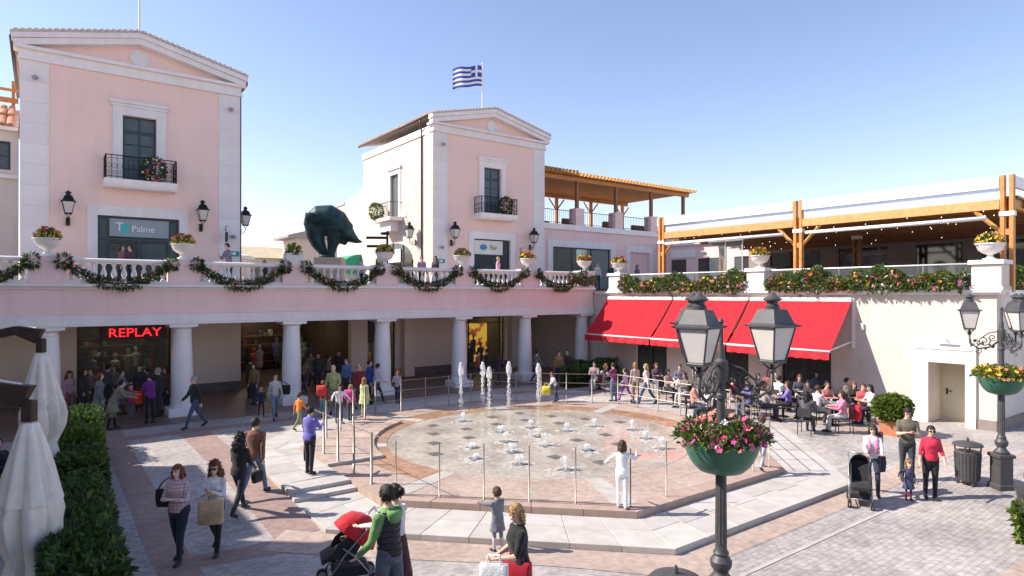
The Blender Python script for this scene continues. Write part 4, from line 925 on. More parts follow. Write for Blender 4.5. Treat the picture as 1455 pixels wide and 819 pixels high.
urn(12.2, 25.75, 5.72, 'white urn with sparse dry plants in front of the arched shopfront', ('gold','gold','bronze'), seed=4)
urn(16.2, 25.75, 5.72, 'white urn with dry brown plants left of the Bar sign', ('gold','bronze','bronze'), seed=5)
urn(20.2, 25.75, 5.72, 'white urn of yellow flowers right of the Bar sign', ('yellow','orange','red'), seed=6)
urn(24.2, 25.75, 5.72, 'white urn of orange flowers in front of the dusty pink shop window', ('orange','yellow','red'), seed=7)
urn(WA+.25, 23.95, 5.56, 'white urn of red and yellow flowers on the pier where both wings meet', ('yellow','red','orange'), seed=8)
urn(WA+.25, 15.6, 5.56, 'white urn of yellow flowers on the pier before the glass wind screen', ('yellow','orange','gold'), seed=9)
urn(WA+.25, 7.3, 5.56, 'large white urn of yellow flowers on the corner pier above the service door', ('yellow','gold','orange'), seed=10)
# ---------------------------------------------------------------- flower boxes along the terrace guard
def flowerbox(b0, b1, label, seed, n=4200):
    r = random.Random(seed); L_ = b1-b0; t_ = thing('flower_box', label, 'flower box', (WA+.02, (b0+b1)/2, 4.58), 'flower boxes along the terrace guard')
    mb = MB(); mb.bevbox(-.16,.16,-L_/2,L_/2,0,.2,.02); mb.part('trough', URN, t_); lf = MB(); lp = MB(); fl = MB(); keys = ['red','pink','yellow','coral','white','orange','magenta','gold']
    def hgt(y): return .50+.22*math.sin(y*1.7+seed)+.14*math.sin(y*4.1+2*seed)+.08*math.sin(y*9)
    def fn(r):
        y = r.uniform(-L_/2, L_/2); q = rdir(r, .2); h_ = max(.2, hgt(y)); return Vector((q.x*.3-.10, y, .2+q.z*h_*.55+h_*.28-(.18 if q.x < -.3 else 0)*r.random())), q
    cloud(lf, r, n, fn, .15); cloud(lp, r, n//3, fn, .14)
    for k in range(n//18):
        p, q = fn(r); p.x = -.12-abs(q.x)*.34; cl = int((math.sin(p.y*2.3+seed)+1)*2.2+r.random()*2.5) % len(keys); flower(fl, p, r, r.uniform(.04,.09), cl)
    lf.part('foliage', LEAFM, t_); lp.part('pale_foliage', LEAFP, t_); fl.part('blooms', [FLM[k_] for k_ in keys], t_)
flowerbox(7.9, 11.6, 'lush flower box with red and pink blooms next to the corner pier urn', 31, 3400)
flowerbox(11.7, 15.0, 'tall leafy flower box beside the glass wind screen pier', 33, 3000)
flowerbox(16.1, 19.8, 'flower box of red blooms between wind screen pier and timber post', 35, 3000)
flowerbox(19.9, 23.4, 'pale leafy flower box next to the pier where both wings meet', 36, 3000)
t_ = thing('flower_swag', 'drooping pale swag of leaves and blooms on the last balustrade bay', 'garland', (24.0, 25.4, 5.4)); r = random.Random(3); lf = MB(); fl = MB()
def fn(r): q = rdir(r); x = r.uniform(-1.2, .7); return Vector((x, q.y*.12, q.z*.16-.3+.35*abs(x*.8)**1.5)), q
cloud(lf, r, 900, fn, .14); lf.part('foliage', LEAFP, t_)
for k in range(60): p, q = fn(r); p.y = -.14; flower(fl, p, r, .05, r.randrange(3))
fl.part('blooms', [FLM['gold'], FLM['red'], FLM['white']], t_)
# corner planting past the pier
t_ = thing('flower_box', 'dark leafy planter on the side return beyond the corner pier', 'flower box', (27.2, 7.2, 4.6)); lf = MB(); fl = MB(); r = random.Random(8)
def fn(r): q = rdir(r); return Vector((q.x*1.6, q.y*.25, .35+q.z*.4)), q
cloud(lf, r, 1600, fn, .15); lf.part('foliage', LEAFM, t_)
for k in range(50): p, q = fn(r); flower(fl, p+Vector((0,-.1,0)), r, .06)
fl.part('blooms', [FLM['red']], t_)
mb = MB(); mb.bevbox(-1.5,1.5,-.18,.18,0,.2,.02); mb.part('trough', URN, t_)
# balcony flowers
for i, (a, b, z, lab) in enumerate(((3.85,30.35,9.16,'hanging pot of red and pink flowers on the large house balcony'),(22.2,30.35,9.16,'hanging pot of flowers on the balcony of the flagged house'),(16.9,36.9,9.1,'potted olive bush on the small sunlit side balcony'))):
    t_ = thing('flower_pot', lab, 'flower pot', (a, b, z)); r = random.Random(60+i); mb = MB(); mb.lathe([(.13,0),(.17,.22),(.19,.24),(.16,.24)], 14); mb.part('pot', TILE, t_, 40); lf = MB(); fl = MB()
    def fn(r): q = rdir(r); return Vector((q.x*.42, q.y*.25, .5+q.z*.5)), q
    cloud(lf, r, 700, fn, .13); lf.part('foliage', LEAFD if i < 2 else LEAFB, t_)
    if i < 2:
        for k in range(70): q = rdir(r); flower(fl, Vector((q.x*.45, -.12+q.y*.24, .5+q.z*.5)), r, .06, r.randrange(4))
        fl.part('blooms', [FLM['red'], FLM['magenta'], FLM['gold'], FLM['white']], t_)
# ---------------------------------------------------------------- hedges and bushes
def hedge(name, label, a0, a1, b0, b1, h, mats, seed, n, lsize=.13, flowers=None, zb=None):
    zb = gz((a0+a1)/2, (b0+b1)/2) if zb is None else zb
    t_ = thing(name, label, 'hedge', ((a0+a1)/2, (b0+b1)/2, zb)); r = random.Random(seed); la, lb_ = (a1-a0)/2, (b1-b0)/2
    core = MB(); rings = []
    for k in range(5):
        z = h*.82*k/4; s_ = .82-.10*(k/4)**2; rings.append([(la*s_*math.cos(t)*(abs(math.cos(t))**-.35 if abs(math.cos(t)) > .05 else 1), lb_*s_*math.sin(t)*(abs(math.sin(t))**-.2 if abs(math.sin(t)) > .05 else 1), z) for t in np.linspace(0, 2*math.pi, 25)[:-1]])
    core.loft(rings); core.part('twigs', M('hedge_twigs', (.012,.018,.008), .9, .3, 6), t_)
    lf = [MB() for _ in mats]
    def fn(r):
        q = rdir(r, .3); s_ = max(abs(q.x), abs(q.y), abs(q.z)*.9); q2 = q/s_
        x, y = q2.x*la, q2.y*lb_; lump = 1+.16*mnoise.noise(Vector((x*1.3, y*1.3+seed, q2.z*1.5)))+.08*mnoise.noise(Vector((x*4, y*4, q2.z*4+seed)))
        k = lump*(1-.25*r.random()**2); z = max(.02, (.5+q2.z*.5)*h*k); return Vector((x*k, y*k, z)), q.normalized()
    for m_, lb2 in zip(mats, lf): cloud(lb2, r, n//len(mats), fn, lsize)
    for m_, lb2, nm in zip(mats, lf, ('foliage', 'young_foliage', 'pale_foliage')): lb2.part(nm, m_, t_)
    if flowers:
        fl = MB()
        for k in range(flowers[1]): p, q = fn(r); flower(fl, p+q*.05, r, .05)
        fl.part('blooms', FLM[flowers[0]], t_)
    return t_
hedge('hedge', 'clipped shrub with a sun patch coloured into its leaves at the arcade end of the hedge walk', .15, 1.15, 18.0, 19.7, 1.05, [LEAFM, LEAFB], 41, 7000)  # brighter leaf colour stands in for the sun patch on this shrub
hedge('hedge', 'dark shrub behind the brighter leaved one, by the arcade column', .2, 1.3, 20.0, 22.0, 1.15, [LEAFD, LEAFM], 42, 6000)
hedge('hedge', 'rounded dark green shrub between the two closed parasols', .3, 1.1, 15.6, 17.9, .95, [LEAFD, LEAFM], 43, 7000)
hedge('hedge', 'long dark green shrub beside the near closed parasol', .2, .95, 12.6, 15.5, .9, [LEAFD, LEAFM], 44, 9000)
hedge('hedge', 'loose leafy shrub at the near end of the hedge walk', .1, .85, 9.0, 12.5, .85, [LEAFD, LEAFM, LEAFD], 45, 11000, .15)
hedge('hedge', 'low boxed hedge behind the rear fence near the cafe', 21.4, 24.3, 23.3, 24.0, .95, [LEAFD, LEAFM], 46, 4200)
hedge('hedge', 'boxed hedge beside seated cafe guests under the first awning', 20.0, 22.3, 22.35, 22.95, .85, [LEAFD, LEAFM], 47, 3000)
hedge('hedge', 'green shrub at the right edge of the plaza', 14.75, 15.9, 2.8, 3.9, .7, [LEAFM, LEAFB], 48, 3500)
TERRA = M('terracotta_pot', (.50,.20,.10), .75, .12, 5, .1, 50)
a, b, z = ground(1268, 618); t_ = thing('potted_bush', 'bushy green plant with orange blossom in a square terracotta pot by the service door', 'potted plant', (a, b, z)); r = random.Random(9)
mb = MB(); mb.loft([[(x*s_, y*s_, zz) for x, y in ((-1,-1),(1,-1),(1,1),(-1,1))] for s_, zz in ((.24,0),(.30,.42),(.33,.42),(.33,.48),(.28,.48),(.28,.42))]); mb.part('pot', TERRA, t_)
lf = MB(); lf2 = MB(); fl = MB()
def fn(r):
    q = rdir(r, .1); k = (1+.22*mnoise.noise(q*2.2))*(1-.3*r.random()**2); return Vector((q.x*.54*k, q.y*.5*k, .84+q.z*.38*k)), q
cloud(lf, r, 1500, fn, .13); cloud(lf2, r, 2200, fn, .13); lf.part('foliage', LEAFM, t_); lf2.part('young_foliage', LEAFB, t_)
for k in range(8): p, q = fn(r); flower(fl, p+Vector((0,0,.06)), r, .04)
fl.part('blooms', FLM['coral'], t_)
st_ = MB()
for k in range(5): st_.tube([(0,0,.5),(.25*math.cos(k*1.3),.25*math.sin(k*1.3),1.05)], .02, 5)
st_.part('stems', WOODD, t_)
# ---------------------------------------------------------------- lanterns
LG = lamp_mat()
def lantern_parts(parent, c, s=1.0, iron=IRONG, rot=0):
    """a four-sided tapering street lantern, base of the glass at c"""
    def R4(r, z, n=4, ro=0): return [(c[0]+s*r*math.cos(rot+ro+math.pi/4+2*math.pi*k/n), c[1]+s*r*math.sin(rot+ro+math.pi/4+2*math.pi*k/n), c[2]+s*z) for k in range(n)]
    g = MB(); g.loft([R4(.165,.02), R4(.295,.47)]); go = g.part('glass', LG, parent)
    f = MB(); b4, t4 = R4(.17,.0), R4(.30,.48)
    for k in range(4): f.tube([b4[k], t4[k]], .013*s, 6); f.tube([b4[k], b4[(k+1) % 4]], .014*s, 6); f.tube([t4[k], t4[(k+1) % 4]], .016*s, 6)
    f.loft([R4(.18,-.03), R4(.18,.0)])
    for k in range(4): f.tube([b4[k], (c[0], c[1], c[2]-.14*s)], .011*s, 5)
    f.part('frame', iron, parent)
    h_ = MB(); h_.loft([R4(.345,.475), R4(.345,.50), R4(.285,.53), R4(.20,.70), R4(.19,.72)]); h_.lathe([(.10*s,.72*s),(.10*s,.77*s),(.075*s,.79*s),(.075*s,.83*s),(.125*s,.845*s),(.125*s,.865*s),(.06*s,.91*s),(.02*s,.95*s)], 12, c)
    for k in range(4): p = R4(.345,.49)[k]; d = Vector((p[0]-c[0], p[1]-c[1], 0)).normalized(); h_.tube([p, Vector(p)+d*.05*s+Vector((0,0,.015*s))], [.02*s, .004*s], 5)
    h_.part('hood', iron, parent, 30)
def scroll(mb, p, ex, r, turns, rad=.012, start=0, n=22):
    """flat spiral in the plane of ex and z"""
    pts = []
    for i in range(n+1):
        t = i/n; q = r*(1-.85*t); th = start+turns*2*math.pi*t; pts.append((p[0]+ex[0]*q*math.cos(th), p[1]+ex[1]*q*math.cos(th), p[2]+q*math.sin(th)))
    mb.tube(pts, rad, 5)
BOWL = M('green_planter_plastic', (.035,.13,.085), .4, .06, 3)
def lamp_post(name, label, a, b, z, angs, basket_angs, seed, blooms, rr=.61):
    t_ = thing(name, label, 'street lamp', (a, b, z), rot=0, world=W(a, b, z)); top = H-.36-z; zl = H-z-.83
    mb = MB(); mb.bevbox(-.2,.2,-.2,.2,0,.12,.02); mb.bevbox(-.165,.165,-.165,.165,.12,.74,.02); mb.bevbox(-.2,.2,-.2,.2,.74,.82,.02); mb.part('pedestal', IRONG, t_)
    mb = MB(); mb.lathe([(.15,.82),(.16,.86),(.10,.93),(.09,.97),(.13,1.03),(.135,1.10),(.09,1.17),(.10,1.20),(.075,1.24),(.07,1.30),(.058,2.6),(.052,zl-.5),(.07,zl-.49),(.07,zl-.44),(.055,zl-.42),(.06,zl-.3),(.085,zl-.22),(.085,zl-.02),(.05,zl+.02),(.04,zl+.16),(.028,zl+.2),(.028,top),(.045,top+.01),(.01,top+.06)], 16); mb.part('pole', IRONG, t_, 35)
    fl_ = MB()
    for k in range(12): th = 2*math.pi*k/12; fl_.tube([(.066*math.cos(th),.066*math.sin(th),1.32),(.055*math.cos(th),.055*math.sin(th),2.55)], .009, 4)
    fl_.part('fluting', IRONG, t_)
    for ang in angs:
        e = (math.cos(ang), math.sin(ang)); am = MB(); P = lambda q, zz: (e[0]*q, e[1]*q, zz)
        am.tube([P(.06, zl-.28), P(.2, zl-.42), P(.42, zl-.47), P(.6, zl-.36), P(rr, zl-.14)], [.024,.022,.02,.02,.022], 7)
        am.tube([P(.06, zl-.05), P(.25, zl-.1), P(.4, zl-.24)], .014, 6)
        scroll(am, P(.33, zl-.28), e, .13, 1.6, .013, 2.5); scroll(am, P(.5, zl-.3), e, .09, -1.4, .011, .5); scroll(am, P(.17, zl-.2), e, .085, 1.3, .011, 4); scroll(am, P(.44, zl-.53), e, .08, 1.3, .010, 1)
        for k in range(7): q = .12+k*.07; leaf(am, Vector(P(q, zl-.38-.05*math.sin(k))), Vector((e[0]*.5, e[1]*.5, .8 if k % 2 else -.6)).normalized(), Vector((e[1], -e[0], 0)), .10, .06)
        ao = am.part('bracket_arm', IRONG, t_, True)
        lo = MB(); lo.lathe([(.03,-.15),(.05,-.13),(.03,-.1),(.022,-.02)], 10, P(rr, zl)); l_ = lo.part('lantern', IRONG, t_, True)
        lantern_parts(l_, P(rr, zl), .89, IRONG, ang if math.sin(ang) < -.5 or ang > 2 else ang+R(40))
    r = random.Random(seed); zb = 2.35
    for ang in basket_angs:
        e = Vector((math.cos(ang), math.sin(ang), 0)); s_ = Vector((-e.y, e.x, 0)); bw = MB(); rings = []
        for k in range(9):
            t = k/8; zz = zb+.44*math.sin(t*math.pi/2)**1.3-.16; w = .47*math.sqrt(max(0.02, 1-(1-t)**2.4)); rings.append([tuple(e*(.06+w*.86*max(0,math.sin(q)))+s_*(w*math.cos(q))+Vector((0,0,zz-.025*(abs(math.cos(q)) < .5)*t))) for q in np.linspace(0, math.pi, 15)]+[tuple(e*.06+s_*(-w*.5)+Vector((0,0,zz))), tuple(e*.06+s_*(w*.5)+Vector((0,0,zz)))])
        bw.loft(rings); bo = bw.part('flower_basket', BOWL, t_, 50)
        lf = MB(); fl = MB()
        def fn(r): q = rdir(r, .2); q.z = abs(q.z); k = r.random()**.35; return e*(.27+q.x*.27*k)+s_*(q.y*.5*k)+Vector((0,0,zb+.25+q.z*.27*k)), Vector((0,0,q.z))+e*q.x+s_*q.y
        cloud(lf, r, 700, fn, .08); lf.part('basket_foliage', LEAFB if r.random() < .5 else LEAFM, bo)
        for k in range(95):
            p, q = fn(r); p = p+q*.05; flower(fl, p, r, r.uniform(.03,.06), r.choices(range(len(blooms)), [3 if i_ == (0 if p.x > 0 else 1) else 1 for i_ in range(len(blooms))])[0])
        fl.part('basket_blooms', [FLM[c_] for c_ in blooms], bo)
    return t_
a, b = AB(2.64, 8.0)
lamp_post('street_lamp', 'tall iron street lamp with pink petunia baskets standing in front of the fountain', a, b, gz(a, b)-.22, [R(-12), R(108), R(228)], [R(-58), R(182), R(62)], 3, ('pink','coral','magenta','white'))
a, b, z = ground(1423, 694)
lamp_post('street_lamp', 'iron street lamp with orange flower baskets standing beside the litter bin', a, b, z, [R(146), R(26), R(268)], [R(-75), R(165), R(45)], 4, ('orange','yellow','coral','white'))
def wall_lantern(o, normal_rot, label):
    t_ = thing('wall_lantern', label, 'wall lamp', o, rot=TH+normal_rot, group=None); mb = MB()
    mb.bevbox(-.07,.07,-.04,.0,-.32,.02,.01); mb.tube([(0,-.03,-.25),(0,-.2,-.3),(0,-.38,-.2),(0,-.42,.02)], .02, 6); scroll(mb, (0,-.2,-.16), (0,1), .1, 1.4, .012); mb.part('bracket', IRON, t_, 40)
    lantern_parts(t_, (0,-.42,.14), .95, IRON)
for o, rt, lab in (((.9,30.94,7.5),0,'black wall lantern left of the large house shop door'),((5.75,30.94,7.55),0,'black wall lantern right of the large house shop door'),((7.46,31.9,7.6),R(90),'black wall lantern on the far side of the large house'),((18.75,30.94,7.5),0,'black wall lantern left of the Bar sign'),((24.45,30.94,7.5),0,'black wall lantern right of the Bar sign'),((17.6,33.0,7.6),R(-90),'black wall lantern on the sunlit white side wall'),((24.75,25.9,3.6),R(-90),'small black lantern where the arcade meets the cream wall')): wall_lantern(o, rt, lab)
for o, lab in (((6.75,30.9,7.15),'black iron bracket sign right of the large house shop'),((23.6,30.9,6.9),'black iron bracket sign right of the Bar shop')):
    t_ = thing('bracket_sign', lab, 'sign', o); mb = MB(); mb.tube([(0,0,.35),(0,-.5,.35)], .015, 6); scroll(mb, (0,-.15,.2), (0,1), .12, 1.2, .012); mb.part('bracket', IRON, t_); mb = MB(); mb.bevbox(-.02,.02,-.48,-.08,-.35,.1,.01); mb.part('sign_plate', IRON, t_)
for o, lab in (((7.15,30.93,6.3),'small green emergency sign on the large house corner'),((18.1,30.93,6.3),'small green emergency sign on the flagged house corner')):
    t_ = thing('exit_sign', lab, 'sign', o); mb = MB(); mb.bevbox(-.22,.22,-.02,.02,-.11,.11,.008); mb.part('plate', M('green_sign', (.02,.30,.22), .5), t_)
    mb = MB(); mb.box(-.06,.06,-.024,-.021,-.06,.06); mb.add([(-.17,-.023,0),(-.08,-.023,-.06),(-.08,-.023,.06)], [(0,1,2)]); mb.part('pictogram', LETW, t_)
for o, lab in (((7.1,30.93,7.1),'white dome camera on the large house corner'),((18.1,30.93,7.1),'white dome camera on the flagged house corner'),((-.15,30.93,12.9),'small white floodlight high on the large house left corner'),((7.0,30.93,12.9),'small white floodlight high on the large house right corner'),((18.2,30.93,12.9),'small white floodlight high on the flagged house left corner')):
    t_ = thing('wall_camera', lab, 'camera' if o[2] < 10 else 'floodlight', o); mb = MB(); mb.bevbox(-.12,.12,-.03,.0,-.05,.08,.01); mb.part('mount', WHITEP, t_); mb = MB(); mb.ell((0,-.12,-.03), (.12,.12,.09), 12, 8); mb.part('housing', M('grey_plastic', (.3,.3,.3), .3), t_, True)
# ---------------------------------------------------------------- flags
def flagpole(a, b, z0, z1, label):
    t_ = thing('flagpole', label, 'flagpole', (a, b, z0)); mb = MB(); mb.lathe([(.10,0),(.10,.1),(.045,.14),(.035,z1-z0)], 10); mb.ell((0,0,z1-z0+.05), (.07,.07,.07), 10, 6); mb.part('pole', WHITEP, t_, 40); return t_
flagpole(3.45, 31.6, 15.4, 21.0, 'bare white flagpole on the ridge of the large house'); fpole = flagpole(21.75, 32.2, 15.35, 18.5, 'white flagpole carrying the flag on the second house ridge')
bl_ = M('flag_blue', (.03,.08,.35), .8, .1, 3); wh_ = M('flag_white', (.8,.8,.82), .8, .05, 3)
vs = []; fs = []; mi = []; nx, nz = 27, 18; FW, FH = 1.85, 1.25
for j in range(nz+1):
    for i in range(nx+1):
        x = i/nx; y = .16*math.sin(x*7.5+.6*j/nz)*x**.6; vs.append((-FW*x*.96, y, -FH*j/nz-.22*x*x+.05*math.sin(x*9)-.05*x))
for j in range(nz):
    for i in range(nx):
        st = j//2; blue = st % 2 == 0
        if i < 10 and st < 5: blue = not (i in (4,5) or st == 2)
        k = j*(nx+1)+i; fs.append((k, k+1, k+nx+2, k+nx+1)); mi.append(0 if blue else 1)
mb = MB(); mb.v = vs; mb.f = fs; mb.m = mi
fo = mb.part('flag', [bl_, wh_], None, True); fo.location = W(21.70, 32.2, 18.42); fo.rotation_euler = (0,0,R(8)); tag(fo, 'blue and white striped Greek flag flying from the second house', 'flag')
# ---------------------------------------------------------------- animal sculpture
t_ = thing('animal_sculpture', 'dark green bronze sculpture of a humped animal with lowered pointed head', 'sculpture', (13.75, 36.3, 6.7), rot=R(3))
BRZ = M('patinated_bronze', (.018,.05,.055), .5, .5, 2.5, .4, 14, metal=.35)
raw = MB()
raw.tube([(-1.45,0,1.75),(-1.25,0,2.1),(-.75,0,2.42),(-.1,0,2.45),(.5,0,2.15),(.95,0,1.7)], [.38,.58,.74,.76,.70,.50], 24)
raw.tube([(-1.05,.1,1.9),(-1.02,.1,1.3),(-.82,.1,.75),(-.55,.1,.3),(-.42,.1,-.1)], [.68,.60,.46,.32,.20], 20)
raw.tube([(.30,-.1,1.8),(.26,-.1,1.2),(.12,-.1,.6),(-.02,-.1,-.1)], [.66,.50,.33,.22], 20); raw.tube([(-.9,0,1.75),(.5,0,1.7)], [.5,.5], 16)
raw.tube([(.55,0,2.0),(.95,0,1.5),(1.4,0,1.12),(1.75,0,.92),(2.1,0,.86)], [.66,.56,.34,.16,.03], 20)
raw.tube([(.75,.0,1.3),(.85,0,.85),(1.0,0,.72)], [.40,.26,.12], 16); raw.tube([(.9,0,2.1),(1.25,0,2.0),(1.45,0,1.85)], [.2,.13,.05], 12)
raw.tube([(-1.5,0,2.2),(-1.62,0,2.55),(-1.58,0,2.85)], [.16,.08,.02], 10); raw.ell((-.25,0,-.05), (.6,.4,.10), 18, 6)
so_ = raw.part('body', BRZ, t_); md = so_.modifiers.new('r', 'REMESH'); md.mode = 'VOXEL'; md.voxel_size = .035; md.use_smooth_shade = True; md = so_.modifiers.new('s', 'SMOOTH'); md.iterations = 34
so_.scale = (.9,.9,.94)
mb = MB(); mb.bevbox(-.85,.75,-.6,.6,-2.0,-.12,.03); mb.part('plinth', M('sandstone_plinth', (.5,.40,.30), .8, .1, 3), t_)
# fingerpost
t_ = thing('fingerpost', 'dark signpost with three direction boards on the terrace before the white house side', 'signpost', (13.2, 27.6, 4.7), rot=R(5)); mb = MB(); mb.lathe([(.06,0),(.05,2.6),(.07,2.62),(.02,2.75)], 10); mb.part('post', IRON, t_, 40)
for z, x0_, x1_ in ((2.35,-.05,-.98),(1.95,-.05,-.95),(2.55,-.3,.1)): mb = MB(); mb.bevbox(min(x0_,x1_), max(x0_,x1_), -.03, .02, z, z+.12, .008); mb.part('direction_board', IRON, t_)
# ---------------------------------------------------------------- litter bins
def bin_(o, label):
    t_ = thing('litter_bin', label, 'litter bin', o, rot=0, world=W(*o)); mb = MB(); mb.lathe([(.22,.10),(.24,.12),(.26,.5),(.27,.78),(.25,.80)], 24); mb.part('drum', IRONG, t_, 40)
    rb = MB()
    for k in range(24): th = 2*math.pi*k/24; rb.tube([(.245*math.cos(th),.245*math.sin(th),.13),(.275*math.cos(th),.275*math.sin(th),.76)], .008, 4)
    rb.part('ribs', IRONG, t_)
    for k in range(3): th = 2*math.pi*k/3+.4; mb = MB(); mb.bevbox(.2*math.cos(th)-.03, .2*math.cos(th)+.03, .2*math.sin(th)-.03, .2*math.sin(th)+.03, 0, .12, .01); mb.part('foot', IRONG, t_)
    mb = MB(); mb.lathe([(.31,.93),(.32,.95),(.28,.99),(.12,1.03),(.03,1.04),(.03,1.08),(.012,1.13)], 24); mb.part('lid', IRONG, t_, 40)
    for k in range(4): th = math.pi/4+math.pi/2*k; mb = MB(); mb.tube([(.25*math.cos(th),.25*math.sin(th),.78),(.27*math.cos(th),.27*math.sin(th),.95)], .018, 6); mb.part('lid_strut', IRONG, t_)
bin_(ground(1375, 688), 'round grey metal litter bin beside the lamp with orange flowers')
a, b = AB(1.85, 7.15); bin_((a, b, gz(a, b)), 'round grey metal litter bin beside the lamp with petunia baskets')
# ---------------------------------------------------------------- closed parasols
CLOTH = M('parasol_cloth', (.76,.70,.62), .9, .10, 5, .8, 9)
def parasol(a, b, ztop, label, seed):
    zg = gz(a, b); t_ = thing('closed_parasol', label, 'parasol', (a, b, zg), rot=R(5), world=W(a, b, zg)); r = random.Random(seed); h = ztop-zg; ln = 2.05
    n = 96
    def ringf(f, zz, rad, fold, ph, dx=0): return [((rad*(1+fold*math.cos(8*th+ph+1.2*math.sin(2*th))+fold*.45*math.cos(19*th+ph*2+3*zz)+.06*math.sin(3*th+seed+2*zz)))*math.cos(th)+dx, (rad*(1+fold*math.cos(8*th+ph)))*math.sin(th), zz+.05*math.cos(8*th)*f) for th in np.linspace(0, 2*math.pi, n, endpoint=False)]
    mb = MB(); rings = []
    for f, rad, fold in ((0,.04,.0),(.02,.11,.02),(.12,.17,.07),(.3,.25,.13),(.5,.33,.17),(.56,.35,.20)): rings.append(ringf(f, h-ln*f, rad, fold, seed))
    mb.loft(rings, cap=False); mb.part('upper_cloth', CLOTH, t_, True)
    mb = MB(); rings = []
    for f, rad, fold in ((.40,.25,.14),(.5,.30,.22),(.62,.34,.28),(.75,.31,.32),(.85,.25,.36),(.93,.20,.38),(1.0,.23,.42),(1.1,.28,.40)): rings.append(ringf(f, h-ln*f, rad, fold, seed+.8, .03*f))
    mb.loft(rings, cap=False); mb.part('lower_cloth', CLOTH, t_, True)
    mb = MB(); mb.lathe([(.03,0),(.03,h+.12)], 10); mb.part('pole', WOODX, t_)
    mb = MB(); mb.bevbox(-.3,.3,-.3,.3,0,.08,.02); mb.part('base', IRONG, t_)
    mb = MB(); mb.bevbox(-.08,.08,-.07,.07,h+.0,h+.3,.02); mb.prism_y([(-.1,h+.2),(-.5,h+.38),(-1.6,h+.15),(-1.6,h+.32),(-.5,h+.56),(.06,h+.5)][::-1], -.07, .07); mb.part('folding_arm', WOODX, t_)
    mb = MB(); mb.tube([(-1.6,0,h+.34),(-.45,0,h+.585),(-.1,0,h+.52)], .02, 6); mb.part('arm_trim', WHITEP, t_)
parasol(-.12, 11.2, 2.66, 'closed white parasol with wooden folding arm at the near end of the hedge', 1); parasol(.02, 16.9, 3.2, 'closed white parasol with wooden folding arm further along the hedge', 2.2)
# ---------------------------------------------------------------- water
WATER, t, p = newmat('foaming_water'); p.inputs['Base Color'].default_value = (.93,.94,.95,1); p.inputs['Roughness'].default_value = .25
tl_ = N(t, 'ShaderNodeBsdfTranslucent'); tl_.inputs[0].default_value = (.93,.95,.96,1); mw_ = N(t, 'ShaderNodeMixShader'); mw_.inputs[0].default_value = .5; t.links.new(p.outputs[0], mw_.inputs[1]); t.links.new(tl_.outputs[0], mw_.inputs[2])
tr_ = N(t, 'ShaderNodeBsdfTransparent'); mx_ = N(t, 'ShaderNodeMixShader'); mx_.inputs[0].default_value = .5; t.links.new(tr_.outputs[0], mx_.inputs[1]); t.links.new(mw_.outputs[0], mx_.inputs[2]); t.links.new(mx_.outputs[0], t.nodes['Material Output'].inputs[0])
def jet(x, y, h, seed, label, wid=.05, n=90):
    r = random.Random(seed); k_ = 1 if h > 1 else .7
    o = thing('water_jet', label, 'water jet', (OC[0]+x, OC[1]+y, .016), 'tall water jets' if h > 1 else 'low bubbling water jets'); c_ = MB(); t_ = MB(); f_ = MB()
    c_.tube([(0,0,0),(.01*r.uniform(-1,1),.01,h*.4),(.02*r.uniform(-1,1),.0,h*.8),(.03*r.uniform(-1,1),.01,h)], [wid*.28,wid*.3,wid*.4,wid*.15], 7)
    for k in range(n):                              # strings of falling drops around the core
        f = r.random(); z = h*(1-f*f*.96); sp = wid*(.35+1.3*f*r.random()+.9*math.exp(-((z/h-.86)/.12)**2)); th = r.uniform(0, 6.3); q = r.uniform(.006,.02)*k_*(1.5 if z > h*.75 else 1)
        t_.ell((sp*math.cos(th), sp*math.sin(th), z), (q, q, q*r.uniform(1, 3.5)), 6, 4)
    for k in range(36):                             # splash crown and foam at the foot
        th = r.uniform(0, 6.3); s_ = .46*r.random()**.7; q = r.uniform(.02,.08)*(1-s_); f_.ell((s_*math.cos(th), s_*math.sin(th), .004), (q*1.8, q*1.3, .006), 9, 4)
        if k % 2: t_.ell((s_*.6*math.cos(th), s_*.6*math.sin(th), r.uniform(.02,.14)), (.009,.009,.014), 5, 3)
    c_.part('column', WATER, o, True); t_.part('droplets', WATER, o, True, kind='stuff'); f_.part('foam', WATER, o, True, kind='stuff'); return o
def fpx(u, v): a_, b_, _ = ground(u, v, .016); return a_-OC[0], b_-OC[1]
for i, (u, v, h) in enumerate(((655,582,1.75),(686,578,1.7),(695,580,1.55),(723,577,1.7),(765,575,1.6))): jet(*fpx(u, v), h, i, 'tall white water jet rising at the back rim of the splash fountain', .062, 260)
rj = random.Random(12)
low = [(x, y) for (x, y) in NOZ if rj.random() < .5 and x+y < 3.6]
for i, (x, y) in enumerate(low): jet(x, y, rj.uniform(.10,.36), 50+i, 'low bubbling water jet over a nozzle grate of the splash fountain', rj.uniform(.05,.09), 70)
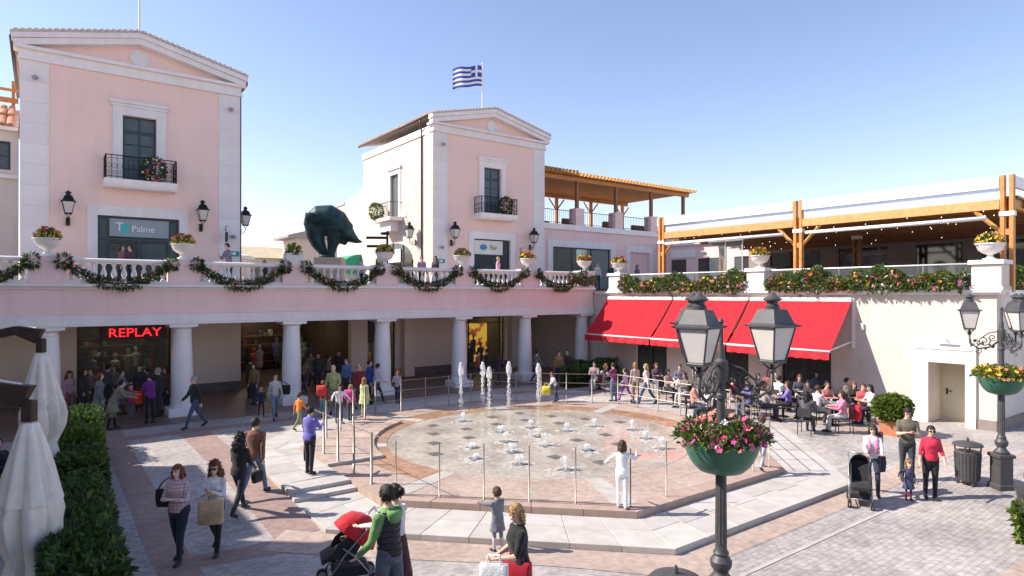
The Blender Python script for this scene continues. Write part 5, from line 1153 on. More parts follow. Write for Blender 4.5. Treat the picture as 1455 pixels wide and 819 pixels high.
# ================================================================ PEOPLE
SKIN = [M('skin_light', (.62,.40,.30), .55, .05, 8, spec=.3), M('skin_tan', (.50,.29,.20), .55, .05, 8, spec=.3), M('skin_pale', (.68,.47,.37), .55, .05, 8, spec=.3)]
EYE = M('eye_dark', (.02,.015,.012), .3); LIP = M('lip', (.42,.14,.12), .5); LENS = M('sunglass_lens', (.01,.01,.012), .1)
def cloth(c, plaid=None):
    k = 'cloth_%d_%d_%d' % tuple(int(x*255) for x in c)
    return M(k, c, .85, .22, 7, 1.0, 10, sheen=.15)
def Mplaid(name, c1, c2):
    m, t, p = newmat(name); L = t.links.new; tc = N(t, 'ShaderNodeTexCoord'); w = []
    for ax in ('X', 'Z'):
        q = N(t, 'ShaderNodeTexWave'); q.bands_direction = ax; q.inputs['Scale'].default_value = 6; L(tc.outputs['Object'], q.inputs[0]); w.append(q)
    ad = N(t, 'ShaderNodeMath', operation='MULTIPLY'); L(w[0].outputs[1], ad.inputs[0]); L(w[1].outputs[1], ad.inputs[1]); r = N(t, 'ShaderNodeValToRGB'); r.color_ramp.elements[0].color = (*c1,1); r.color_ramp.elements[1].color = (*c2,1); r.color_ramp.elements[1].position = .6
    L(ad.outputs[0], r.inputs[0]); L(r.outputs[0], p.inputs['Base Color']); p.inputs['Roughness'].default_value = .9; return m
def Mquilt(c):
    m, t, p = newmat('quilted_cloth'); L = t.links.new; tc = N(t, 'ShaderNodeTexCoord'); w = N(t, 'ShaderNodeTexWave'); w.bands_direction = 'Z'; w.inputs['Scale'].default_value = 4.2; w.inputs['Distortion'].default_value = .6; L(tc.outputs['Object'], w.inputs[0])
    b = N(t, 'ShaderNodeBump'); b.inputs['Strength'].default_value = 1; b.inputs['Distance'].default_value = .04; L(w.outputs[1], b.inputs['Height']); L(b.outputs[0], p.inputs['Normal']); p.inputs['Base Color'].default_value = (*c, 1); p.inputs['Roughness'].default_value = .55; return m
HAIRC = {'dark': (.018,.012,.009), 'brown': (.06,.032,.018), 'auburn': (.16,.05,.022), 'blond': (.38,.24,.10), 'grey': (.3,.29,.28), 'red': (.30,.09,.03), 'black': (.008,.007,.007), 'fair': (.30,.17,.08)}
PEOPLE = []
POSE = {
 'stand': dict(legs=((3,4),(-2,2)), arms=((4,7,12,10),(2,7,14,10))),
 'walk': dict(legs=((26,8),(-20,18)), arms=((-20,8,15,5),(22,8,25,5))),
 'walk2': dict(legs=((-18,22),(24,6)), arms=((20,8,25,5),(-18,8,15,5))),
 'sit': dict(legs=((84,84),(80,74)), arms=((35,8,60,20),(30,10,70,25))),
 'hold': dict(legs=((4,5),(-3,3)), arms=((22,8,85,35),(20,8,88,35))),
 'push': dict(legs=((20,8),(-16,18)), arms=((48,4,28,0),(48,4,28,0))),
 'point': dict(legs=((5,5),(-6,4)), arms=((80,15,8,0),(10,10,20,10))),
 'lean': dict(legs=((6,3),(-6,8)), arms=((50,10,30,15),(40,8,40,15)), lean=28),
 'lift': dict(legs=((10,6),(-8,10)), arms=((35,45,30,0),(30,42,40,0))),
 'reach': dict(legs=((8,6),(-8,8)), arms=((40,10,15,10),(8,10,20,10)), lean=14),
}
def person(label, pos, h, heading, pose='stand', top=(.3,.3,.3), bottom=(.03,.035,.06), kind='shirt', bkind='trousers', sleeve=1, shoes=(.03,.025,.02), skin=0, hair=('short','dark'), fat=1.0, female=False, arms=None, legs=None, lean=None, yaw=0, nod=0, glasses=False, child=False, vox=.019, topmat=None, vest=None, tights=None):
    P = dict(POSE[pose]); P['arms'] = arms or P['arms']; P['legs'] = legs or P['legs']; ln = R(lean if lean is not None else P.get('lean', 3))
    s = h/1.75; hs = (1.0 if not child else min(1.45, .88/s)); rb = 1.0 if not child else 1.08
    V = Vector; wS = (.165 if female else .185)*rb; wH = .088
    def T(p):
        p = V(p); k = max(0, min(1, (p.z-.9)/.12)); a_ = -ln*k; q = p-V((0,0,.92)); return V((q.x, q.y*math.cos(a_)-q.z*math.sin(a_), q.y*math.sin(a_)+q.z*math.cos(a_)))+V((0,0,.92))
    raw = MB(); segs = []; extra = MB()           # extra: pieces joined on after the remesh (fingers, eyes, lips)
    def limb(pts, rs, tag_, flat=None): raw.tube(pts, rs, 12, flat=flat); [segs.append((V(pts[i]), V(pts[i+1]), rs[i], rs[i+1], tag_, i/(len(pts)-1), (i+1)/(len(pts)-1))) for i in range(len(pts)-1)]
    jk = {'shirt': 1.0, 'jacket': 1.13, 'coat': 1.17, 'puffer': 1.22}[kind]*fat
    rings = []
    prof = [(.80,.120,.095,-.01),(.88,.168 if female else .158,.118,-.012),(.97,.165 if female else .152,.115,-.006),(1.07,.135 if female else .145,.102,0),(1.18,.148 if female else .160,.110,.008),(1.29,.165 if female else .180,.122,.012),(1.37,.152 if female else .172,.108,0),(1.425,.118,.082,-.008),(1.46,.075,.062,-.01),(1.49,.05,.052,-.01)]
    for z, rx, ry, yo in prof:
        g = jk if z > .85 else fat; g2 = (fat-1)*.6+1 if z < 1.3 else 1
        rings.append([T((rx*rb*g*math.cos(t), ry*g*g2*math.sin(t)+yo, z)) for t in np.linspace(0, 2*math.pi, 18, endpoint=False)])
    raw.loft(rings)
    if female and not child:
        for sx in (-1, 1): c_ = T((sx*.075, .095, 1.26)); raw.ell(c_, (.062,.05,.06), 10, 8)
    segs += [(T((0,0,.80)), T((0,0,1.33)), .13, .115*jk, 'torso', 0, 1)]
    hemz = {'shirt': .90, 'jacket': .86, 'coat': .62, 'puffer': .84}[kind]
    # legs
    feet = []; LP = []
    for sx, (th, kn) in zip((-1, 1), P['legs']):
        hip = V((sx*wH, 0, .90)); a1 = R(th); a2 = R(th-kn); k_ = hip+V((sx*.012, math.sin(a1), -math.cos(a1)))*.43; an = k_+V((0, math.sin(a2), -math.cos(a2)))*.41
        lr = 1.0 if bkind == 'trousers' else .86; fl = fat**.7
        limb([hip, hip.lerp(k_, .5), k_, k_.lerp(an, .45), an], [.092*fl*lr, .080*fl*lr, .062*lr, .058*lr, .046*lr], 'leg')
        pt = min(0, a2)*.7 if pose != 'sit' else 0
        fd = V((sx*.12, math.cos(pt), math.sin(pt))).normalized(); hl = an+V((0,0,-.045))-fd*.055
        limb([hl, hl+fd*.08+V((0,0,.005)), hl+fd*.17+V((0,0,-.008)), hl+fd*.235+V((0,0,-.016))], [.040,.047,.043,.026], 'foot'); feet += [hl, hl+fd*.235]; LP.append((hip, k_, an))
    if bkind == 'skirt' or kind == 'coat':
        zb = .50 if bkind == 'skirt' else .58; tg = 'skirt' if bkind == 'skirt' else 'coat'
        if pose != 'sit':
            rr_ = [[(.16*fat*rb*(1+.5*q)*math.cos(t)*(1+.05*math.cos(6*t)*q), (.12*fat*(1+.75*q))*math.sin(t), .98+(zb-.98)*q) for t in np.linspace(0, 2*math.pi, 24, endpoint=False)] for q in (0,.35,.7,1)]
            raw.loft(rr_); segs.append((V((0,0,.95)), V((0,0,zb)), .17, .24, tg, 0, 1))
    # arms
    hands = []
    for sx, (f, o, e, i_) in zip((-1, 1), P['arms']):
        sh = T((sx*(wS-.008), 0, 1.372)); f_, o_, e_, n_ = R(f), R(o), R(e), R(i_)
        d1 = V((sx*math.sin(o_), math.sin(f_)*math.cos(o_), -math.cos(f_)*math.cos(o_))); el = sh+d1*.285
        d2 = V((sx*math.sin(o_)*.6*max(.2, math.cos(e_))-sx*math.sin(n_)*math.sin(e_), math.sin(f_+e_)*math.cos(n_), -math.cos(f_+e_))).normalized(); wr = el+d2*.25
        aw = (jk if kind != 'shirt' else fat**.5)*(.93 if female else 1)
        raw.ell(sh, (.060*aw,.062*aw,.062*aw), 12, 10); limb([sh, sh+d1*.10, el], [.058*aw, .053*aw, .046*aw], 'uarm'); limb([el, el+d2*.09, wr], [.046*aw, .044*aw if sleeve > .8 else .040, .034*aw if sleeve > .8 else .027], 'farm')
        hd = d2; pn = hd.cross(V((0,0,1)) if abs(hd.z) < .85 else V((0,1,0))).normalized(); 
        ac_ = pn if abs(hd.z) < .85 else V((0,1,0)); ac_ = (ac_-hd*ac_.dot(hd)).normalized(); nn = hd.cross(ac_)*sx
        limb([wr-hd*.01, wr+hd*.04, wr+hd*.085], [.026,.036,.034], 'hand', flat=.55)
        kn_ = wr+hd*.085
        for q, lf_ in zip((-.027,-.009,.009,.027), (.062,.075,.078,.066)):
            b0 = kn_+ac_*q-hd*.01; m1 = b0+hd*lf_*.5+nn*.008; t1 = m1+(hd*.75+nn*.55).normalized()*lf_*.5; extra.tube([b0, m1, t1], [.0095,.009,.0065], 6, 2)
        tb = wr+hd*.03+ac_*.03; extra.tube([tb, tb+(hd*.6+ac_*.7).normalized()*.035, tb+(hd*.9+ac_*.25).normalized()*.068+nn*.01], [.011,.0105,.007], 6, 2)
        hands.append(wr+hd*.10)
    # head
    nb = T((0,-.012,1.45)); hc = T((0,.012,1.45))+V((0, .004+.05*math.sin(ln), .155*(.65+.35*hs)+.03*(hs-1)*2))
    Hm = Matrix.Rotation(R(-yaw), 4, 'Z') @ Matrix.Rotation(R(-nod), 4, 'X')
    def Hp(p): return hc+(Hm @ V(p))*hs
    def hell(mb, c, r, n=14, m=10, mi=0):
        k0 = len(mb.v); mb.ell((0,0,0), r, n, m, mi)
        for k in range(k0, len(mb.v)): mb.v[k] = tuple(Hp(V(mb.v[k])+V(c)))
    limb([nb, T((0,-.008,1.52)), Hp((0,-.018,-.06))], [.056*rb,.050*(1 if not female else .9),.052], 'neck')
    hell(raw, (0,-.012,.022), (.077,.096,.097)); hell(raw, (0,.022,-.045), (.058,.068,.076)); hell(raw, (0,.055,-.10), (.026,.026,.02))
    hell(raw, (0,.098,-.018), (.015,.020,.026)); 
    for sx in (-1, 1): hell(raw, (sx*.079,-.008,-.012), (.012,.022,.033)); segs.append((Hp((0,-.01,.02)), Hp((0,.02,-.05)), .09*hs, .07*hs, 'head', 0, 1))
    for sx in (-1, 1):
        hell(extra, (sx*.031,.079,.012), (.013,.011,.008), 8, 6, 4); hell(extra, (sx*.033,.082,.030), (.019,.008,.004), 8, 5, 6)
        if glasses: hell(extra, (sx*.034,.092,.010), (.030,.010,.022), 10, 6, 7)
    if glasses: extra.tube([Hp((-.075,.02,.018)), Hp((-.06,.088,.018)), Hp((.06,.088,.018)), Hp((.075,.02,.018))], .005, 5, 7)
    hell(extra, (0,.083,-.068), (.022,.009,.007), 8, 5, 5)
    dz = min(p.z for p in feet)-.042; 
    sh_ = V((0,0,-dz))
    ob = bpy.data.objects.new('person', raw.mesh('raw', SKIN[0])); COL.objects.link(ob)
    vx = vox/s*min(1, s*1.15)
    md = ob.modifiers.new('remesh', 'REMESH'); md.mode = 'VOXEL'; md.voxel_size = vx; md = ob.modifiers.new('smooth', 'SMOOTH'); md.factor = .5; md.iterations = 3
    a, b, z = pos
    ob.location = W(a, b, z); ob.rotation_euler = (0, 0, -R(heading)); tag(ob, label, 'person')
    hm = M('hair_'+hair[1], HAIRC[hair[1]], .55, .3, 14, .6, 60)
    mats = [topmat or cloth(top), cloth(bottom), SKIN[skin], cloth(shoes), EYE, LIP, hm, LENS, Mquilt(vest) if vest else EYE, cloth(tights) if tights else EYE]
    PEOPLE.append(dict(tights=tights, ob=ob, segs=segs, extra=extra, s=s, sh=sh_, mats=mats, kind=kind, bkind=bkind, sleeve=sleeve, vest=vest, hemz=hemz))
    # hair
    st = hair[0]
    if st != 'bald':
        hb = MB(); amp = {'short': .008, 'long': .012, 'curly': .034, 'bun': .006, 'pony': .006, 'bob': .012}[st]; big = 1.06 if st != 'curly' else 1.30
        n, m = 26, 18; vs = []; sd_ = len(PEOPLE)*3.7
        for i in range(m+1):
            for k in range(n):
                th = math.pi*i/m; ph = 2*math.pi*k/n; d = V((math.sin(th)*math.cos(ph), math.sin(th)*math.sin(ph), math.cos(th)))
                rr_ = V((d.x*.083*big, d.y*.103*big-.014, d.z*.107*big+.020)); nz_ = mnoise.noise(d*5+V((sd_,0,0)))*amp+mnoise.noise(d*11+V((0,sd_,0)))*amp*.6
                q = rr_+d*nz_
                vs.append(q)
        for i in range(m):
            for k in range(n):
                j = (k+1) % n; c_ = (vs[i*n+k]+vs[i*n+j]+vs[i*n+n+k]+vs[i*n+n+j])/4
                face_ = c_.y > .028 and c_.z < (.062 if st != 'short' else .07)-.35*max(0, .05-abs(c_.x))*0
                low = c_.z < {'short': -.045, 'long': -.11, 'curly': -.10, 'bun': -.05, 'pony': -.05, 'bob': -.115}[st]
                side = c_.y > -.0 and c_.z < -.02 and st in ('short', 'bun', 'pony')
                if not (face_ or low or side): hb.add([Hp(vs[i*n+k]), Hp(vs[i*n+n+k]), Hp(vs[i*n+n+j]), Hp(vs[i*n+j])], [(0,1,2,3)])
        if st in ('long', 'curly', 'bob'):
            L_ = {'long': .34, 'curly': .30, 'bob': .17}[st]; wd = {'long': .085, 'curly': .14, 'bob': .092}[st]; rings = []
            for q in np.linspace(0, 1, 14):
                c_ = Hp((0, -.055, .03))+V((0, -.02*q-.02, -L_*q*hs)); pr_ = max(.12, (1-abs(1.9*q-.95)**3.5)); rings.append([c_+V((math.cos(t)*wd*pr_*(1+(.45 if st == 'curly' else .18)*mnoise.noise(V((math.cos(t)*4, math.sin(t)*4+q*7, sd_)))), math.sin(t)*(.055 if st != 'curly' else .085)*pr_*(1+.4*mnoise.noise(V((math.cos(t)*5+q*8, math.sin(t)*4, sd_+3)))), .025*mnoise.noise(V((t*2, sd_, q))))) for t in np.linspace(0, 2*math.pi, 16, endpoint=False)])
            hb.loft(rings)
            for sx in (-1, 1):
                if st != 'bob' or True: hb.tube([Hp((sx*.078,-.01,.04)), Hp((sx*.088,.0,-.04)), Hp((sx*.085,-.01,-.11)), Hp((sx*.075,-.03,-.12-L_*.3))], [.02,.026,.026,.012], 8)
        if st == 'bun': k0 = len(hb.v); hell(hb, (0,-.12,.05), (.045,.045,.045))
        if st == 'pony': hb.tube([Hp((0,-.10,.05)), Hp((0,-.15,.02)), Hp((0,-.16,-.08)), Hp((0,-.14,-.2))], [.03,.035,.03,.01], 8)
        rs_ = random.Random(len(PEOPLE)); ff = list(hb.f)                 # loose strands over the hair mass
        for _ in range(260 if vox < .018 else 110):
            f = rs_.choice(ff); p_ = sum((V(hb.v[i]) for i in f), V((0,0,0)))/len(f); o_ = p_-hc; o_.z *= .4
            if o_.length < 1e-4: continue
            o_.normalize(); d_ = (o_*(.55 if st != 'curly' else .9)+V((0,0,-.9 if st != 'curly' else -.1))+rdir(rs_)*(.35 if st != 'curly' else .9)).normalized()
            leaf(hb, p_-o_*.004, d_, o_, rs_.uniform(.035,.075)*(1 if st in ('long','curly','bob') else .6), .014)
        hb.v = [tuple((V(p)+sh_)*s) for p in hb.v]; ho = hb.part('hair', hm, ob, True)
    rm = Matrix.Rotation(-R(heading), 4, 'Z'); base = W(a, b, z)
    return dict(ob=ob, hands=[base+(rm @ ((p+sh_)*s)) for p in hands], sh=[base+(rm @ ((T((sx*wS,0,1.44))+sh_)*s)) for sx in (-1, 1)], hip=[base+(rm @ ((V((sx*.2,0,.92))+sh_)*s)) for sx in (-1, 1)], back=base+(rm @ ((V((0,-.16,1.2))+sh_)*s)), h=heading, s=s)
def finish_people():
    dg = bpy.context.evaluated_depsgraph_get(); dg.update()
    for D in PEOPLE:
        ob = D['ob']; ev = ob.evaluated_get(dg); me = bpy.data.meshes.new_from_object(ev); n = len(me.vertices)
        co = np.empty(n*3, np.float32); me.vertices.foreach_get('co', co); co = co.reshape(-1, 3); nf = len(me.polygons)
        ct = np.empty(nf*3, np.float32); me.polygons.foreach_get('center', ct); ct = ct.reshape(-1, 3)
        best = np.full(nf, 1e9); mi = np.full(nf, 2, np.int32)
        for p0, p1, r0, r1, tg, u0_, u1_ in D['segs']:
            p0, p1 = np.array(p0), np.array(p1); d = p1-p0; t = np.clip(((ct-p0)@d)/max(1e-9, d@d), 0, 1); dist = np.linalg.norm(ct-(p0+t[:, None]*d), axis=1)/(r0+(r1-r0)*t); w_ = dist < best; t = u0_+(u1_-u0_)*t
            if tg == 'torso': m_ = np.where(ct[:, 2] > D['hemz'], 0, 1)
            elif tg == 'uarm': m_ = np.where(t <= max(.0, min(1, D['sleeve']*2)), 0, 2)
            elif tg == 'farm': m_ = np.where(t <= max(-.1, D['sleeve']*2-1), 0, 2)
            elif tg == 'leg': m_ = np.full(nf, 1 if D['bkind'] == 'trousers' else (9 if D['tights'] else 2))
            elif tg == 'foot': m_ = np.full(nf, 3)
            elif tg == 'skirt': m_ = np.full(nf, 1)
            elif tg == 'coat': m_ = np.full(nf, 0)
            else: m_ = np.full(nf, 2)
            if D['vest'] is not None and tg == 'torso': m_ = np.where((ct[:, 2] > D['hemz']) & (ct[:, 2] < 1.43), 8, m_); m_ = np.where(ct[:, 2] >= 1.43, 0, m_)
            best = np.where(w_, dist, best); mi = np.where(w_, m_, mi)
        ex = D['extra']; V_ = [tuple(p) for p in co]+list(ex.v); Fs = [tuple(p.vertices) for p in me.polygons]+[tuple(i+n for i in f) for f in ex.f]; mi = list(mi)+list(ex.m)
        sh = D['sh']; s = D['s']; V_ = [((x+sh.x)*s, (y+sh.y)*s, (z+sh.z)*s) for x, y, z in V_]
        nm = bpy.data.meshes.new('person'); nm.from_pydata(V_, [], Fs)
        for m_ in D['mats']: nm.materials.append(m_)
        nm.polygons.foreach_set('material_index', [int(q) for q in mi]); nm.polygons.foreach_set('use_smooth', [True]*len(nm.polygons)); nm.update()
        ob.modifiers.clear(); ob.data = nm; bpy.data.meshes.remove(me)
# ---------------------------------------------------------------- bags and strollers
def bag(name, label, loc, size, col, rot=0, strap=None, mat=None, text=None, tmat=None, taper=.9, cat='bag'):
    t_ = thing(name, label, cat, rot=rot, world=Vector(loc)-Vector((0,0,size[2]+.10 if strap is None else 0))); w, d, h = size; m_ = mat or cloth(col)
    mb = MB(); n = 20
    def rr_(k, z, bulge): return [(w/2*k*math.copysign(abs(math.cos(t))**.35, math.cos(t)), d/2*k*bulge*math.copysign(abs(math.sin(t))**.35, math.sin(t)), z) for t in np.linspace(0, 2*math.pi, n, endpoint=False)]
    mb.loft([rr_(taper*.96, 0, .9), rr_(taper, .02, 1), rr_(1, h*.5, 1.08), rr_(1, h*.9, .85), rr_(.98, h, .5)]); mb.part('body', m_, t_, 50)
    if strap is None:
        for sy in (-1, 1):
            mb = MB(); mb.tube([(-w*.25, sy*d*.2, h-.01), (-w*.2, sy*d*.12, h+.1), (w*.2, sy*d*.12, h+.1), (w*.25, sy*d*.2, h-.01)], .008, 6); mb.part('handle', m_, t_)
    else:
        mb = MB(); inv = Matrix.Rotation(-rot, 4, 'Z'); q = inv @ (Vector(strap)-Vector(loc)); mb.tube([(-w*.4,0,h*.95), (-w*.3+q.x*.6, q.y*.6, h+(q.z-h)*.6), tuple(q+Vector((0,0,.02))), (w*.3+q.x*.6, q.y*.6, h+(q.z-h)*.6), (w*.4,0,h*.95)], .012, 6); mb.part('strap', m_, t_)
    if text: text_mesh('lettering', text, h*.16, tmat, t_, (0, -d*.55-.006, h*.5), (R(90),0,0), .003)
    return t_
def stroller(pos, heading, label, hoodc, seatc, hood_open=True):
    a, b, z = pos; t_ = thing('stroller', label, 'stroller', rot=-R(heading), world=W(a, b, z)); FR = M('stroller_tube', (.32,.32,.33), .35, .05, 5, metal=.6)
    mb = MB()
    for sx in (-.22, .22):
        mb.tube([(sx,.38,.10),(sx,.1,.5),(sx,-.30,.92),(sx,-.42,1.04)], .014, 8); mb.tube([(sx,-.34,.10),(sx,-.05,.48),(sx,.12,.62)], .014, 8); mb.tube([(sx,-.34,.14),(sx,.32,.16)], .010, 6)
    mb.tube([(-.22,-.42,1.04),(.22,-.42,1.04)], .018, 8); mb.tube([(-.22,.30,.18),(.22,.30,.18)], .01, 6); mb.tube([(-.22,-.3,.18),(.22,-.3,.18)], .01, 6); mb.part('frame', FR, t_, True)
    tyre = M('tyre_rubber', (.03,.03,.03), .8); rim = M('wheel_rim', (.35,.35,.36), .4, metal=.5)
    for sx in (-.22, .22):
        for sy in (.38, -.34):
            for d in (-.025, .025):
                w_ = MB(); w_.loft([[(sx+d+dx, sy+r_*math.cos(t), .09+r_*math.sin(t)) for t in np.linspace(0, 2*math.pi, 20, endpoint=False)] for dx, r_ in ((-.014,.065),(-.012,.085),(.012,.085),(.014,.065))]); wo = w_.part('wheel', tyre, t_, 50)
                w_ = MB(); w_.loft([[(sx+d+dx, sy+.06*math.cos(t), .09+.06*math.sin(t)) for t in np.linspace(0, 2*math.pi, 16, endpoint=False)] for dx in (-.016,.016)]); w_.part('rim', rim, wo, 50)
    sm_ = cloth(seatc); mb = MB(); cr = lambda x, k: [(x, .42*k+.0, .40), (x,.30*k,.46),(x,.05,.42),(x,-.05,.44),(x,-.2,.70),(x,-.27,.90),(x,-.24,.92),(x,-.14,.70),(x,.02,.52),(x,.30*k,.53),(x,.42*k,.47)]
    mb.loft([cr(-.19,.95), cr(-.17,1), cr(.17,1), cr(.19,.95)]); mb.part('seat', sm_, t_, 40)
    for sx in (-1, 1): mb = MB(); mb.loft([[(sx*.18+dx, y_, z_) for y_, z_ in ((.28,.5),(.0,.46),(-.2,.72),(-.26,.9),(-.05,.86),(.2,.66))] for dx in (-.012,.012)]); mb.part('side_wing', sm_, t_)
    mb = MB(); mb.bevbox(-.19,.19,-.28,.26,.16,.30,.03); mb.part('basket', cloth((.02,.02,.022)), t_)
    hm_ = cloth(hoodc); mb = MB(); rings = []
    span = 165 if hood_open else 110
    for k in range(8):
        th = R(212-span*k/7*1.05); rings.append([(.21*math.cos(t)*1.02, -.06+.37*math.cos(th)*math.sin(t)**.6, .68+.40*math.sin(th)*math.sin(t)**.6+.012*(k % 2)) for t in np.linspace(.0, math.pi, 15)])
    vs = [p for r_ in rings for p in r_]; fs = []
    for k in range(7):
        for i in range(14): q = k*15+i; fs.append((q, q+1, q+16, q+15))
    mb.add(vs, fs); mb.part('hood', hm_, t_, True)
    return t_
def chair(pos, heading, label, group, col, tex=None):
    a, b, z = pos; t_ = thing('cafe_chair', label, 'chair', group=group, rot=-R(heading), world=W(a, b, z)); m_ = cloth(col)
    mb = MB(); mb.bevbox(-.22,.22,-.22,.22,.43,.46,.02); mb.part('seat', m_, t_); mb = MB(); mb.bevbox(-.21,.21,-.25,-.22,.58,.86,.02); mb.part('backrest', m_, t_)
    for sx in (-.2,.2): mb = MB(); mb.tube([(sx,.2,0),(sx,.19,.44)], .014, 6); mb.part('leg', IRON, t_); mb = MB(); mb.tube([(sx,-.24,0),(sx,-.2,.45),(sx,-.24,.86)], .014, 6); mb.part('leg', IRON, t_)
    return t_
def table(pos, label, col=(.4,.38,.35), r_=.36):
    a, b, z = pos; t_ = thing('cafe_table', label, 'table', rot=TH, world=W(a, b, z)); mb = MB(); mb.lathe([(r_,.70),(r_+.01,.71),(r_+.01,.73),(r_,.74)], 28); mb.part('table_top', cloth(col), t_, 40); mb = MB(); mb.lathe([(.22,0),(.22,.02),(.03,.05),(.03,.7)], 14); mb.part('leg', IRON, t_, 40)
    for k in range(3): mb = MB(); th = k*2.1+a; mb.lathe([(.03,.74),(.035,.84),(.03,.84),(.025,.76)], 10, (.18*math.cos(th),.18*math.sin(th),0)); mb.part('cup', WHITEP, t_, True)
# ---------------------------------------------------------------- the people
NAVY=(.02,.026,.05); BLK=(.012,.012,.014); WHT=(.72,.71,.70); JEAN=(.06,.09,.15); GRY=(.28,.28,.29); LGRY=(.5,.5,.5); RED=(.55,.03,.05); BRN=(.17,.07,.04)
G = ground
q = person('woman in pink checked shirt and dark jeans walking with clasped hands', G(254,800), 1.66, 186, 'walk', (.5,.33,.34), (.018,.022,.038), hair=('bob','auburn'), female=True, fat=1.18, arms=((18,14,88,42),(18,14,88,42)), vox=.015, topmat=Mplaid('pink_check', (.42,.27,.29), (.62,.47,.47)), skin=2, legs=((12,6),(-8,12)))
bag('shoulder_bag', 'black shoulder bag of the woman in the pink checked shirt', q['hip'][1]+Vector((-.12,.12,.0)), (.3,.12,.3), BLK, 0, strap=q['sh'][1]+Vector((0,0,.03)))
q = person('woman in white jumper and black leggings with curly auburn hair and sunglasses', G(306,786), 1.64, 176, 'walk', (.68,.66,.68), BLK, hair=('curly','auburn'), female=True, arms=((25,10,95,40),(22,10,95,45)), glasses=True, vox=.015, legs=((14,4),(-14,24)), skin=2)
bag('paper_bag', 'large tan paper carrier bag held by the woman in sunglasses', Vector(q['hands'][0])*.5+Vector(q['hands'][1])*.5+Vector((.10,-.12,-.02)), (.40,.16,.40), (.50,.35,.20), R(12), taper=1)
q = person('woman with long curly black hair and black jacket walking away', G(340,731), 1.68, 8, 'walk', (.016,.015,.018), (.02,.02,.03), kind='jacket', hair=('curly','black'), female=True, vox=.015, arms=((18,10,40,10),(12,12,50,20)))
bag('handbag', 'dark handbag on the arm of the woman with long curly hair', q['hands'][1]+Vector((.04,0,.02)), (.28,.12,.24), BLK, R(70))
q = person('man in brown leather jacket and blue jeans walking away', G(362,706), 1.78, 6, 'walk2', (.20,.085,.05), (.12,.16,.23), kind='jacket', hair=('short','dark'), vox=.015)
bag('carrier_bag', 'white carrier bag between the two people walking away', q['hands'][0]+Vector((-.03,-.03,0)), (.30,.10,.36), WHT, R(60))
q = person('woman in violet jacket and dark trousers standing with her back turned', G(440,674), 1.64, 20, 'hold', (.16,.14,.48), (.022,.022,.028), kind='jacket', hair=('short','black'), female=True, vox=.017, arms=((5,8,10,5),(35,8,70,30)))
bag('handbag', 'black flat bag in the hand of the woman in the violet jacket', q['hands'][0], (.10,.26,.34), BLK, R(10))
# family with the red stroller in front
GY = 10.05
def YP(u, Y): X = (u-U0)/F*Y; a_, b_ = AB(X, Y); return (a_, b_, surf(a_, b_))
q = person('man in green hooded top and dark padded body warmer pushing a stroller', YP(553, 7.9), 1.80, 300, 'push', (.15,.31,.10), (.10,.11,.14), kind='shirt', vest=(.035,.033,.034), hair=('short','dark'), vox=.014, fat=1.12, yaw=8, arms=((10,12,34,0),(28,8,40,0)), legs=((10,6),(-10,14)))
hd_ = MB(); hd_.loft([[(w_*math.cos(t), -.085+d_*math.sin(t), z_) for t in np.linspace(0, 2*math.pi, 18, endpoint=False)] for w_, d_, z_ in ((.03,.02,1.36),(.085,.05,1.38),(.115,.075,1.43),(.115,.085,1.49),(.095,.08,1.54),(.08,.06,1.52))]); hd_.part('hood', cloth((.15,.31,.10)), q['ob'], True)
person('woman in white top and dark red skirt beside the man in the body warmer', YP(563, 8.35), 1.74, 306, 'push', (.66,.64,.62), (.06,.015,.02), bkind='skirt', hair=('bun','dark'), female=True, vox=.015, yaw=-10)
stroller(YP(496, 9.75), 248, 'stroller with an open red hood pushed by the man in the body warmer', (.62,.02,.03), (.02,.02,.022))
person('small child in beige lying in the red hooded stroller', (lambda p: (p[0], p[1], p[2]+.34))(YP(496, 9.75)), .78, 248, 'sit', (.55,.42,.28), (.4,.33,.25), hair=('short','fair'), child=True, vox=.014, lean=-28)
person('child in slate grey coat and pale trousers pointing to the fountain', G(707,784), 1.10, 318, 'point', (.17,.17,.21), (.55,.52,.54), kind='coat', hair=('short','brown'), child=True, vox=.015)
q = person('blond woman in black top looking down while carrying shopping bags', YP(738, 7.75), 1.62, 250, 'hold', (.015,.014,.015), (.02,.02,.022), hair=('bob','blond'), female=True, vox=.014, sleeve=.5, nod=22, arms=((20,10,66,25),(4,14,60,8)), fat=1.1, yaw=-25)
RB = M('red_paper', (.42,.02,.035), .5, .06, 3); bag('shopping_bag', 'glossy red shopping bag with a white printed line held by the blond woman', q['hands'][1]+Vector((.26,-.10,.10)), (.36,.13,.36), (.4,.02,.03), R(-14), mat=RB, text='SHOP', tmat=LETW, taper=1) if False else None
t_ = bag('shopping_bag', 'glossy red shopping bag with a pale printed stripe held by the blond woman', q['hands'][1]+Vector((.34,-.16,.16)), (.38,.13,.36), (.4,.02,.03), R(-14), mat=RB, taper=1)
mb = MB(); mb.box(-.13,.13,-.078,-.074,.17,.20); mb.part('printed_stripe', LETW, t_)
t_ = bag('carrier_bag', 'white carrier bag with small black print held by the blond woman', q['hands'][0]+Vector((.06,-.12,.10)), (.34,.14,.46), WHT, R(-8))
mb = MB(); mb.box(-.05,.03,-.083,-.078,.2,.3); mb.part('print', cloth(BLK), t_)
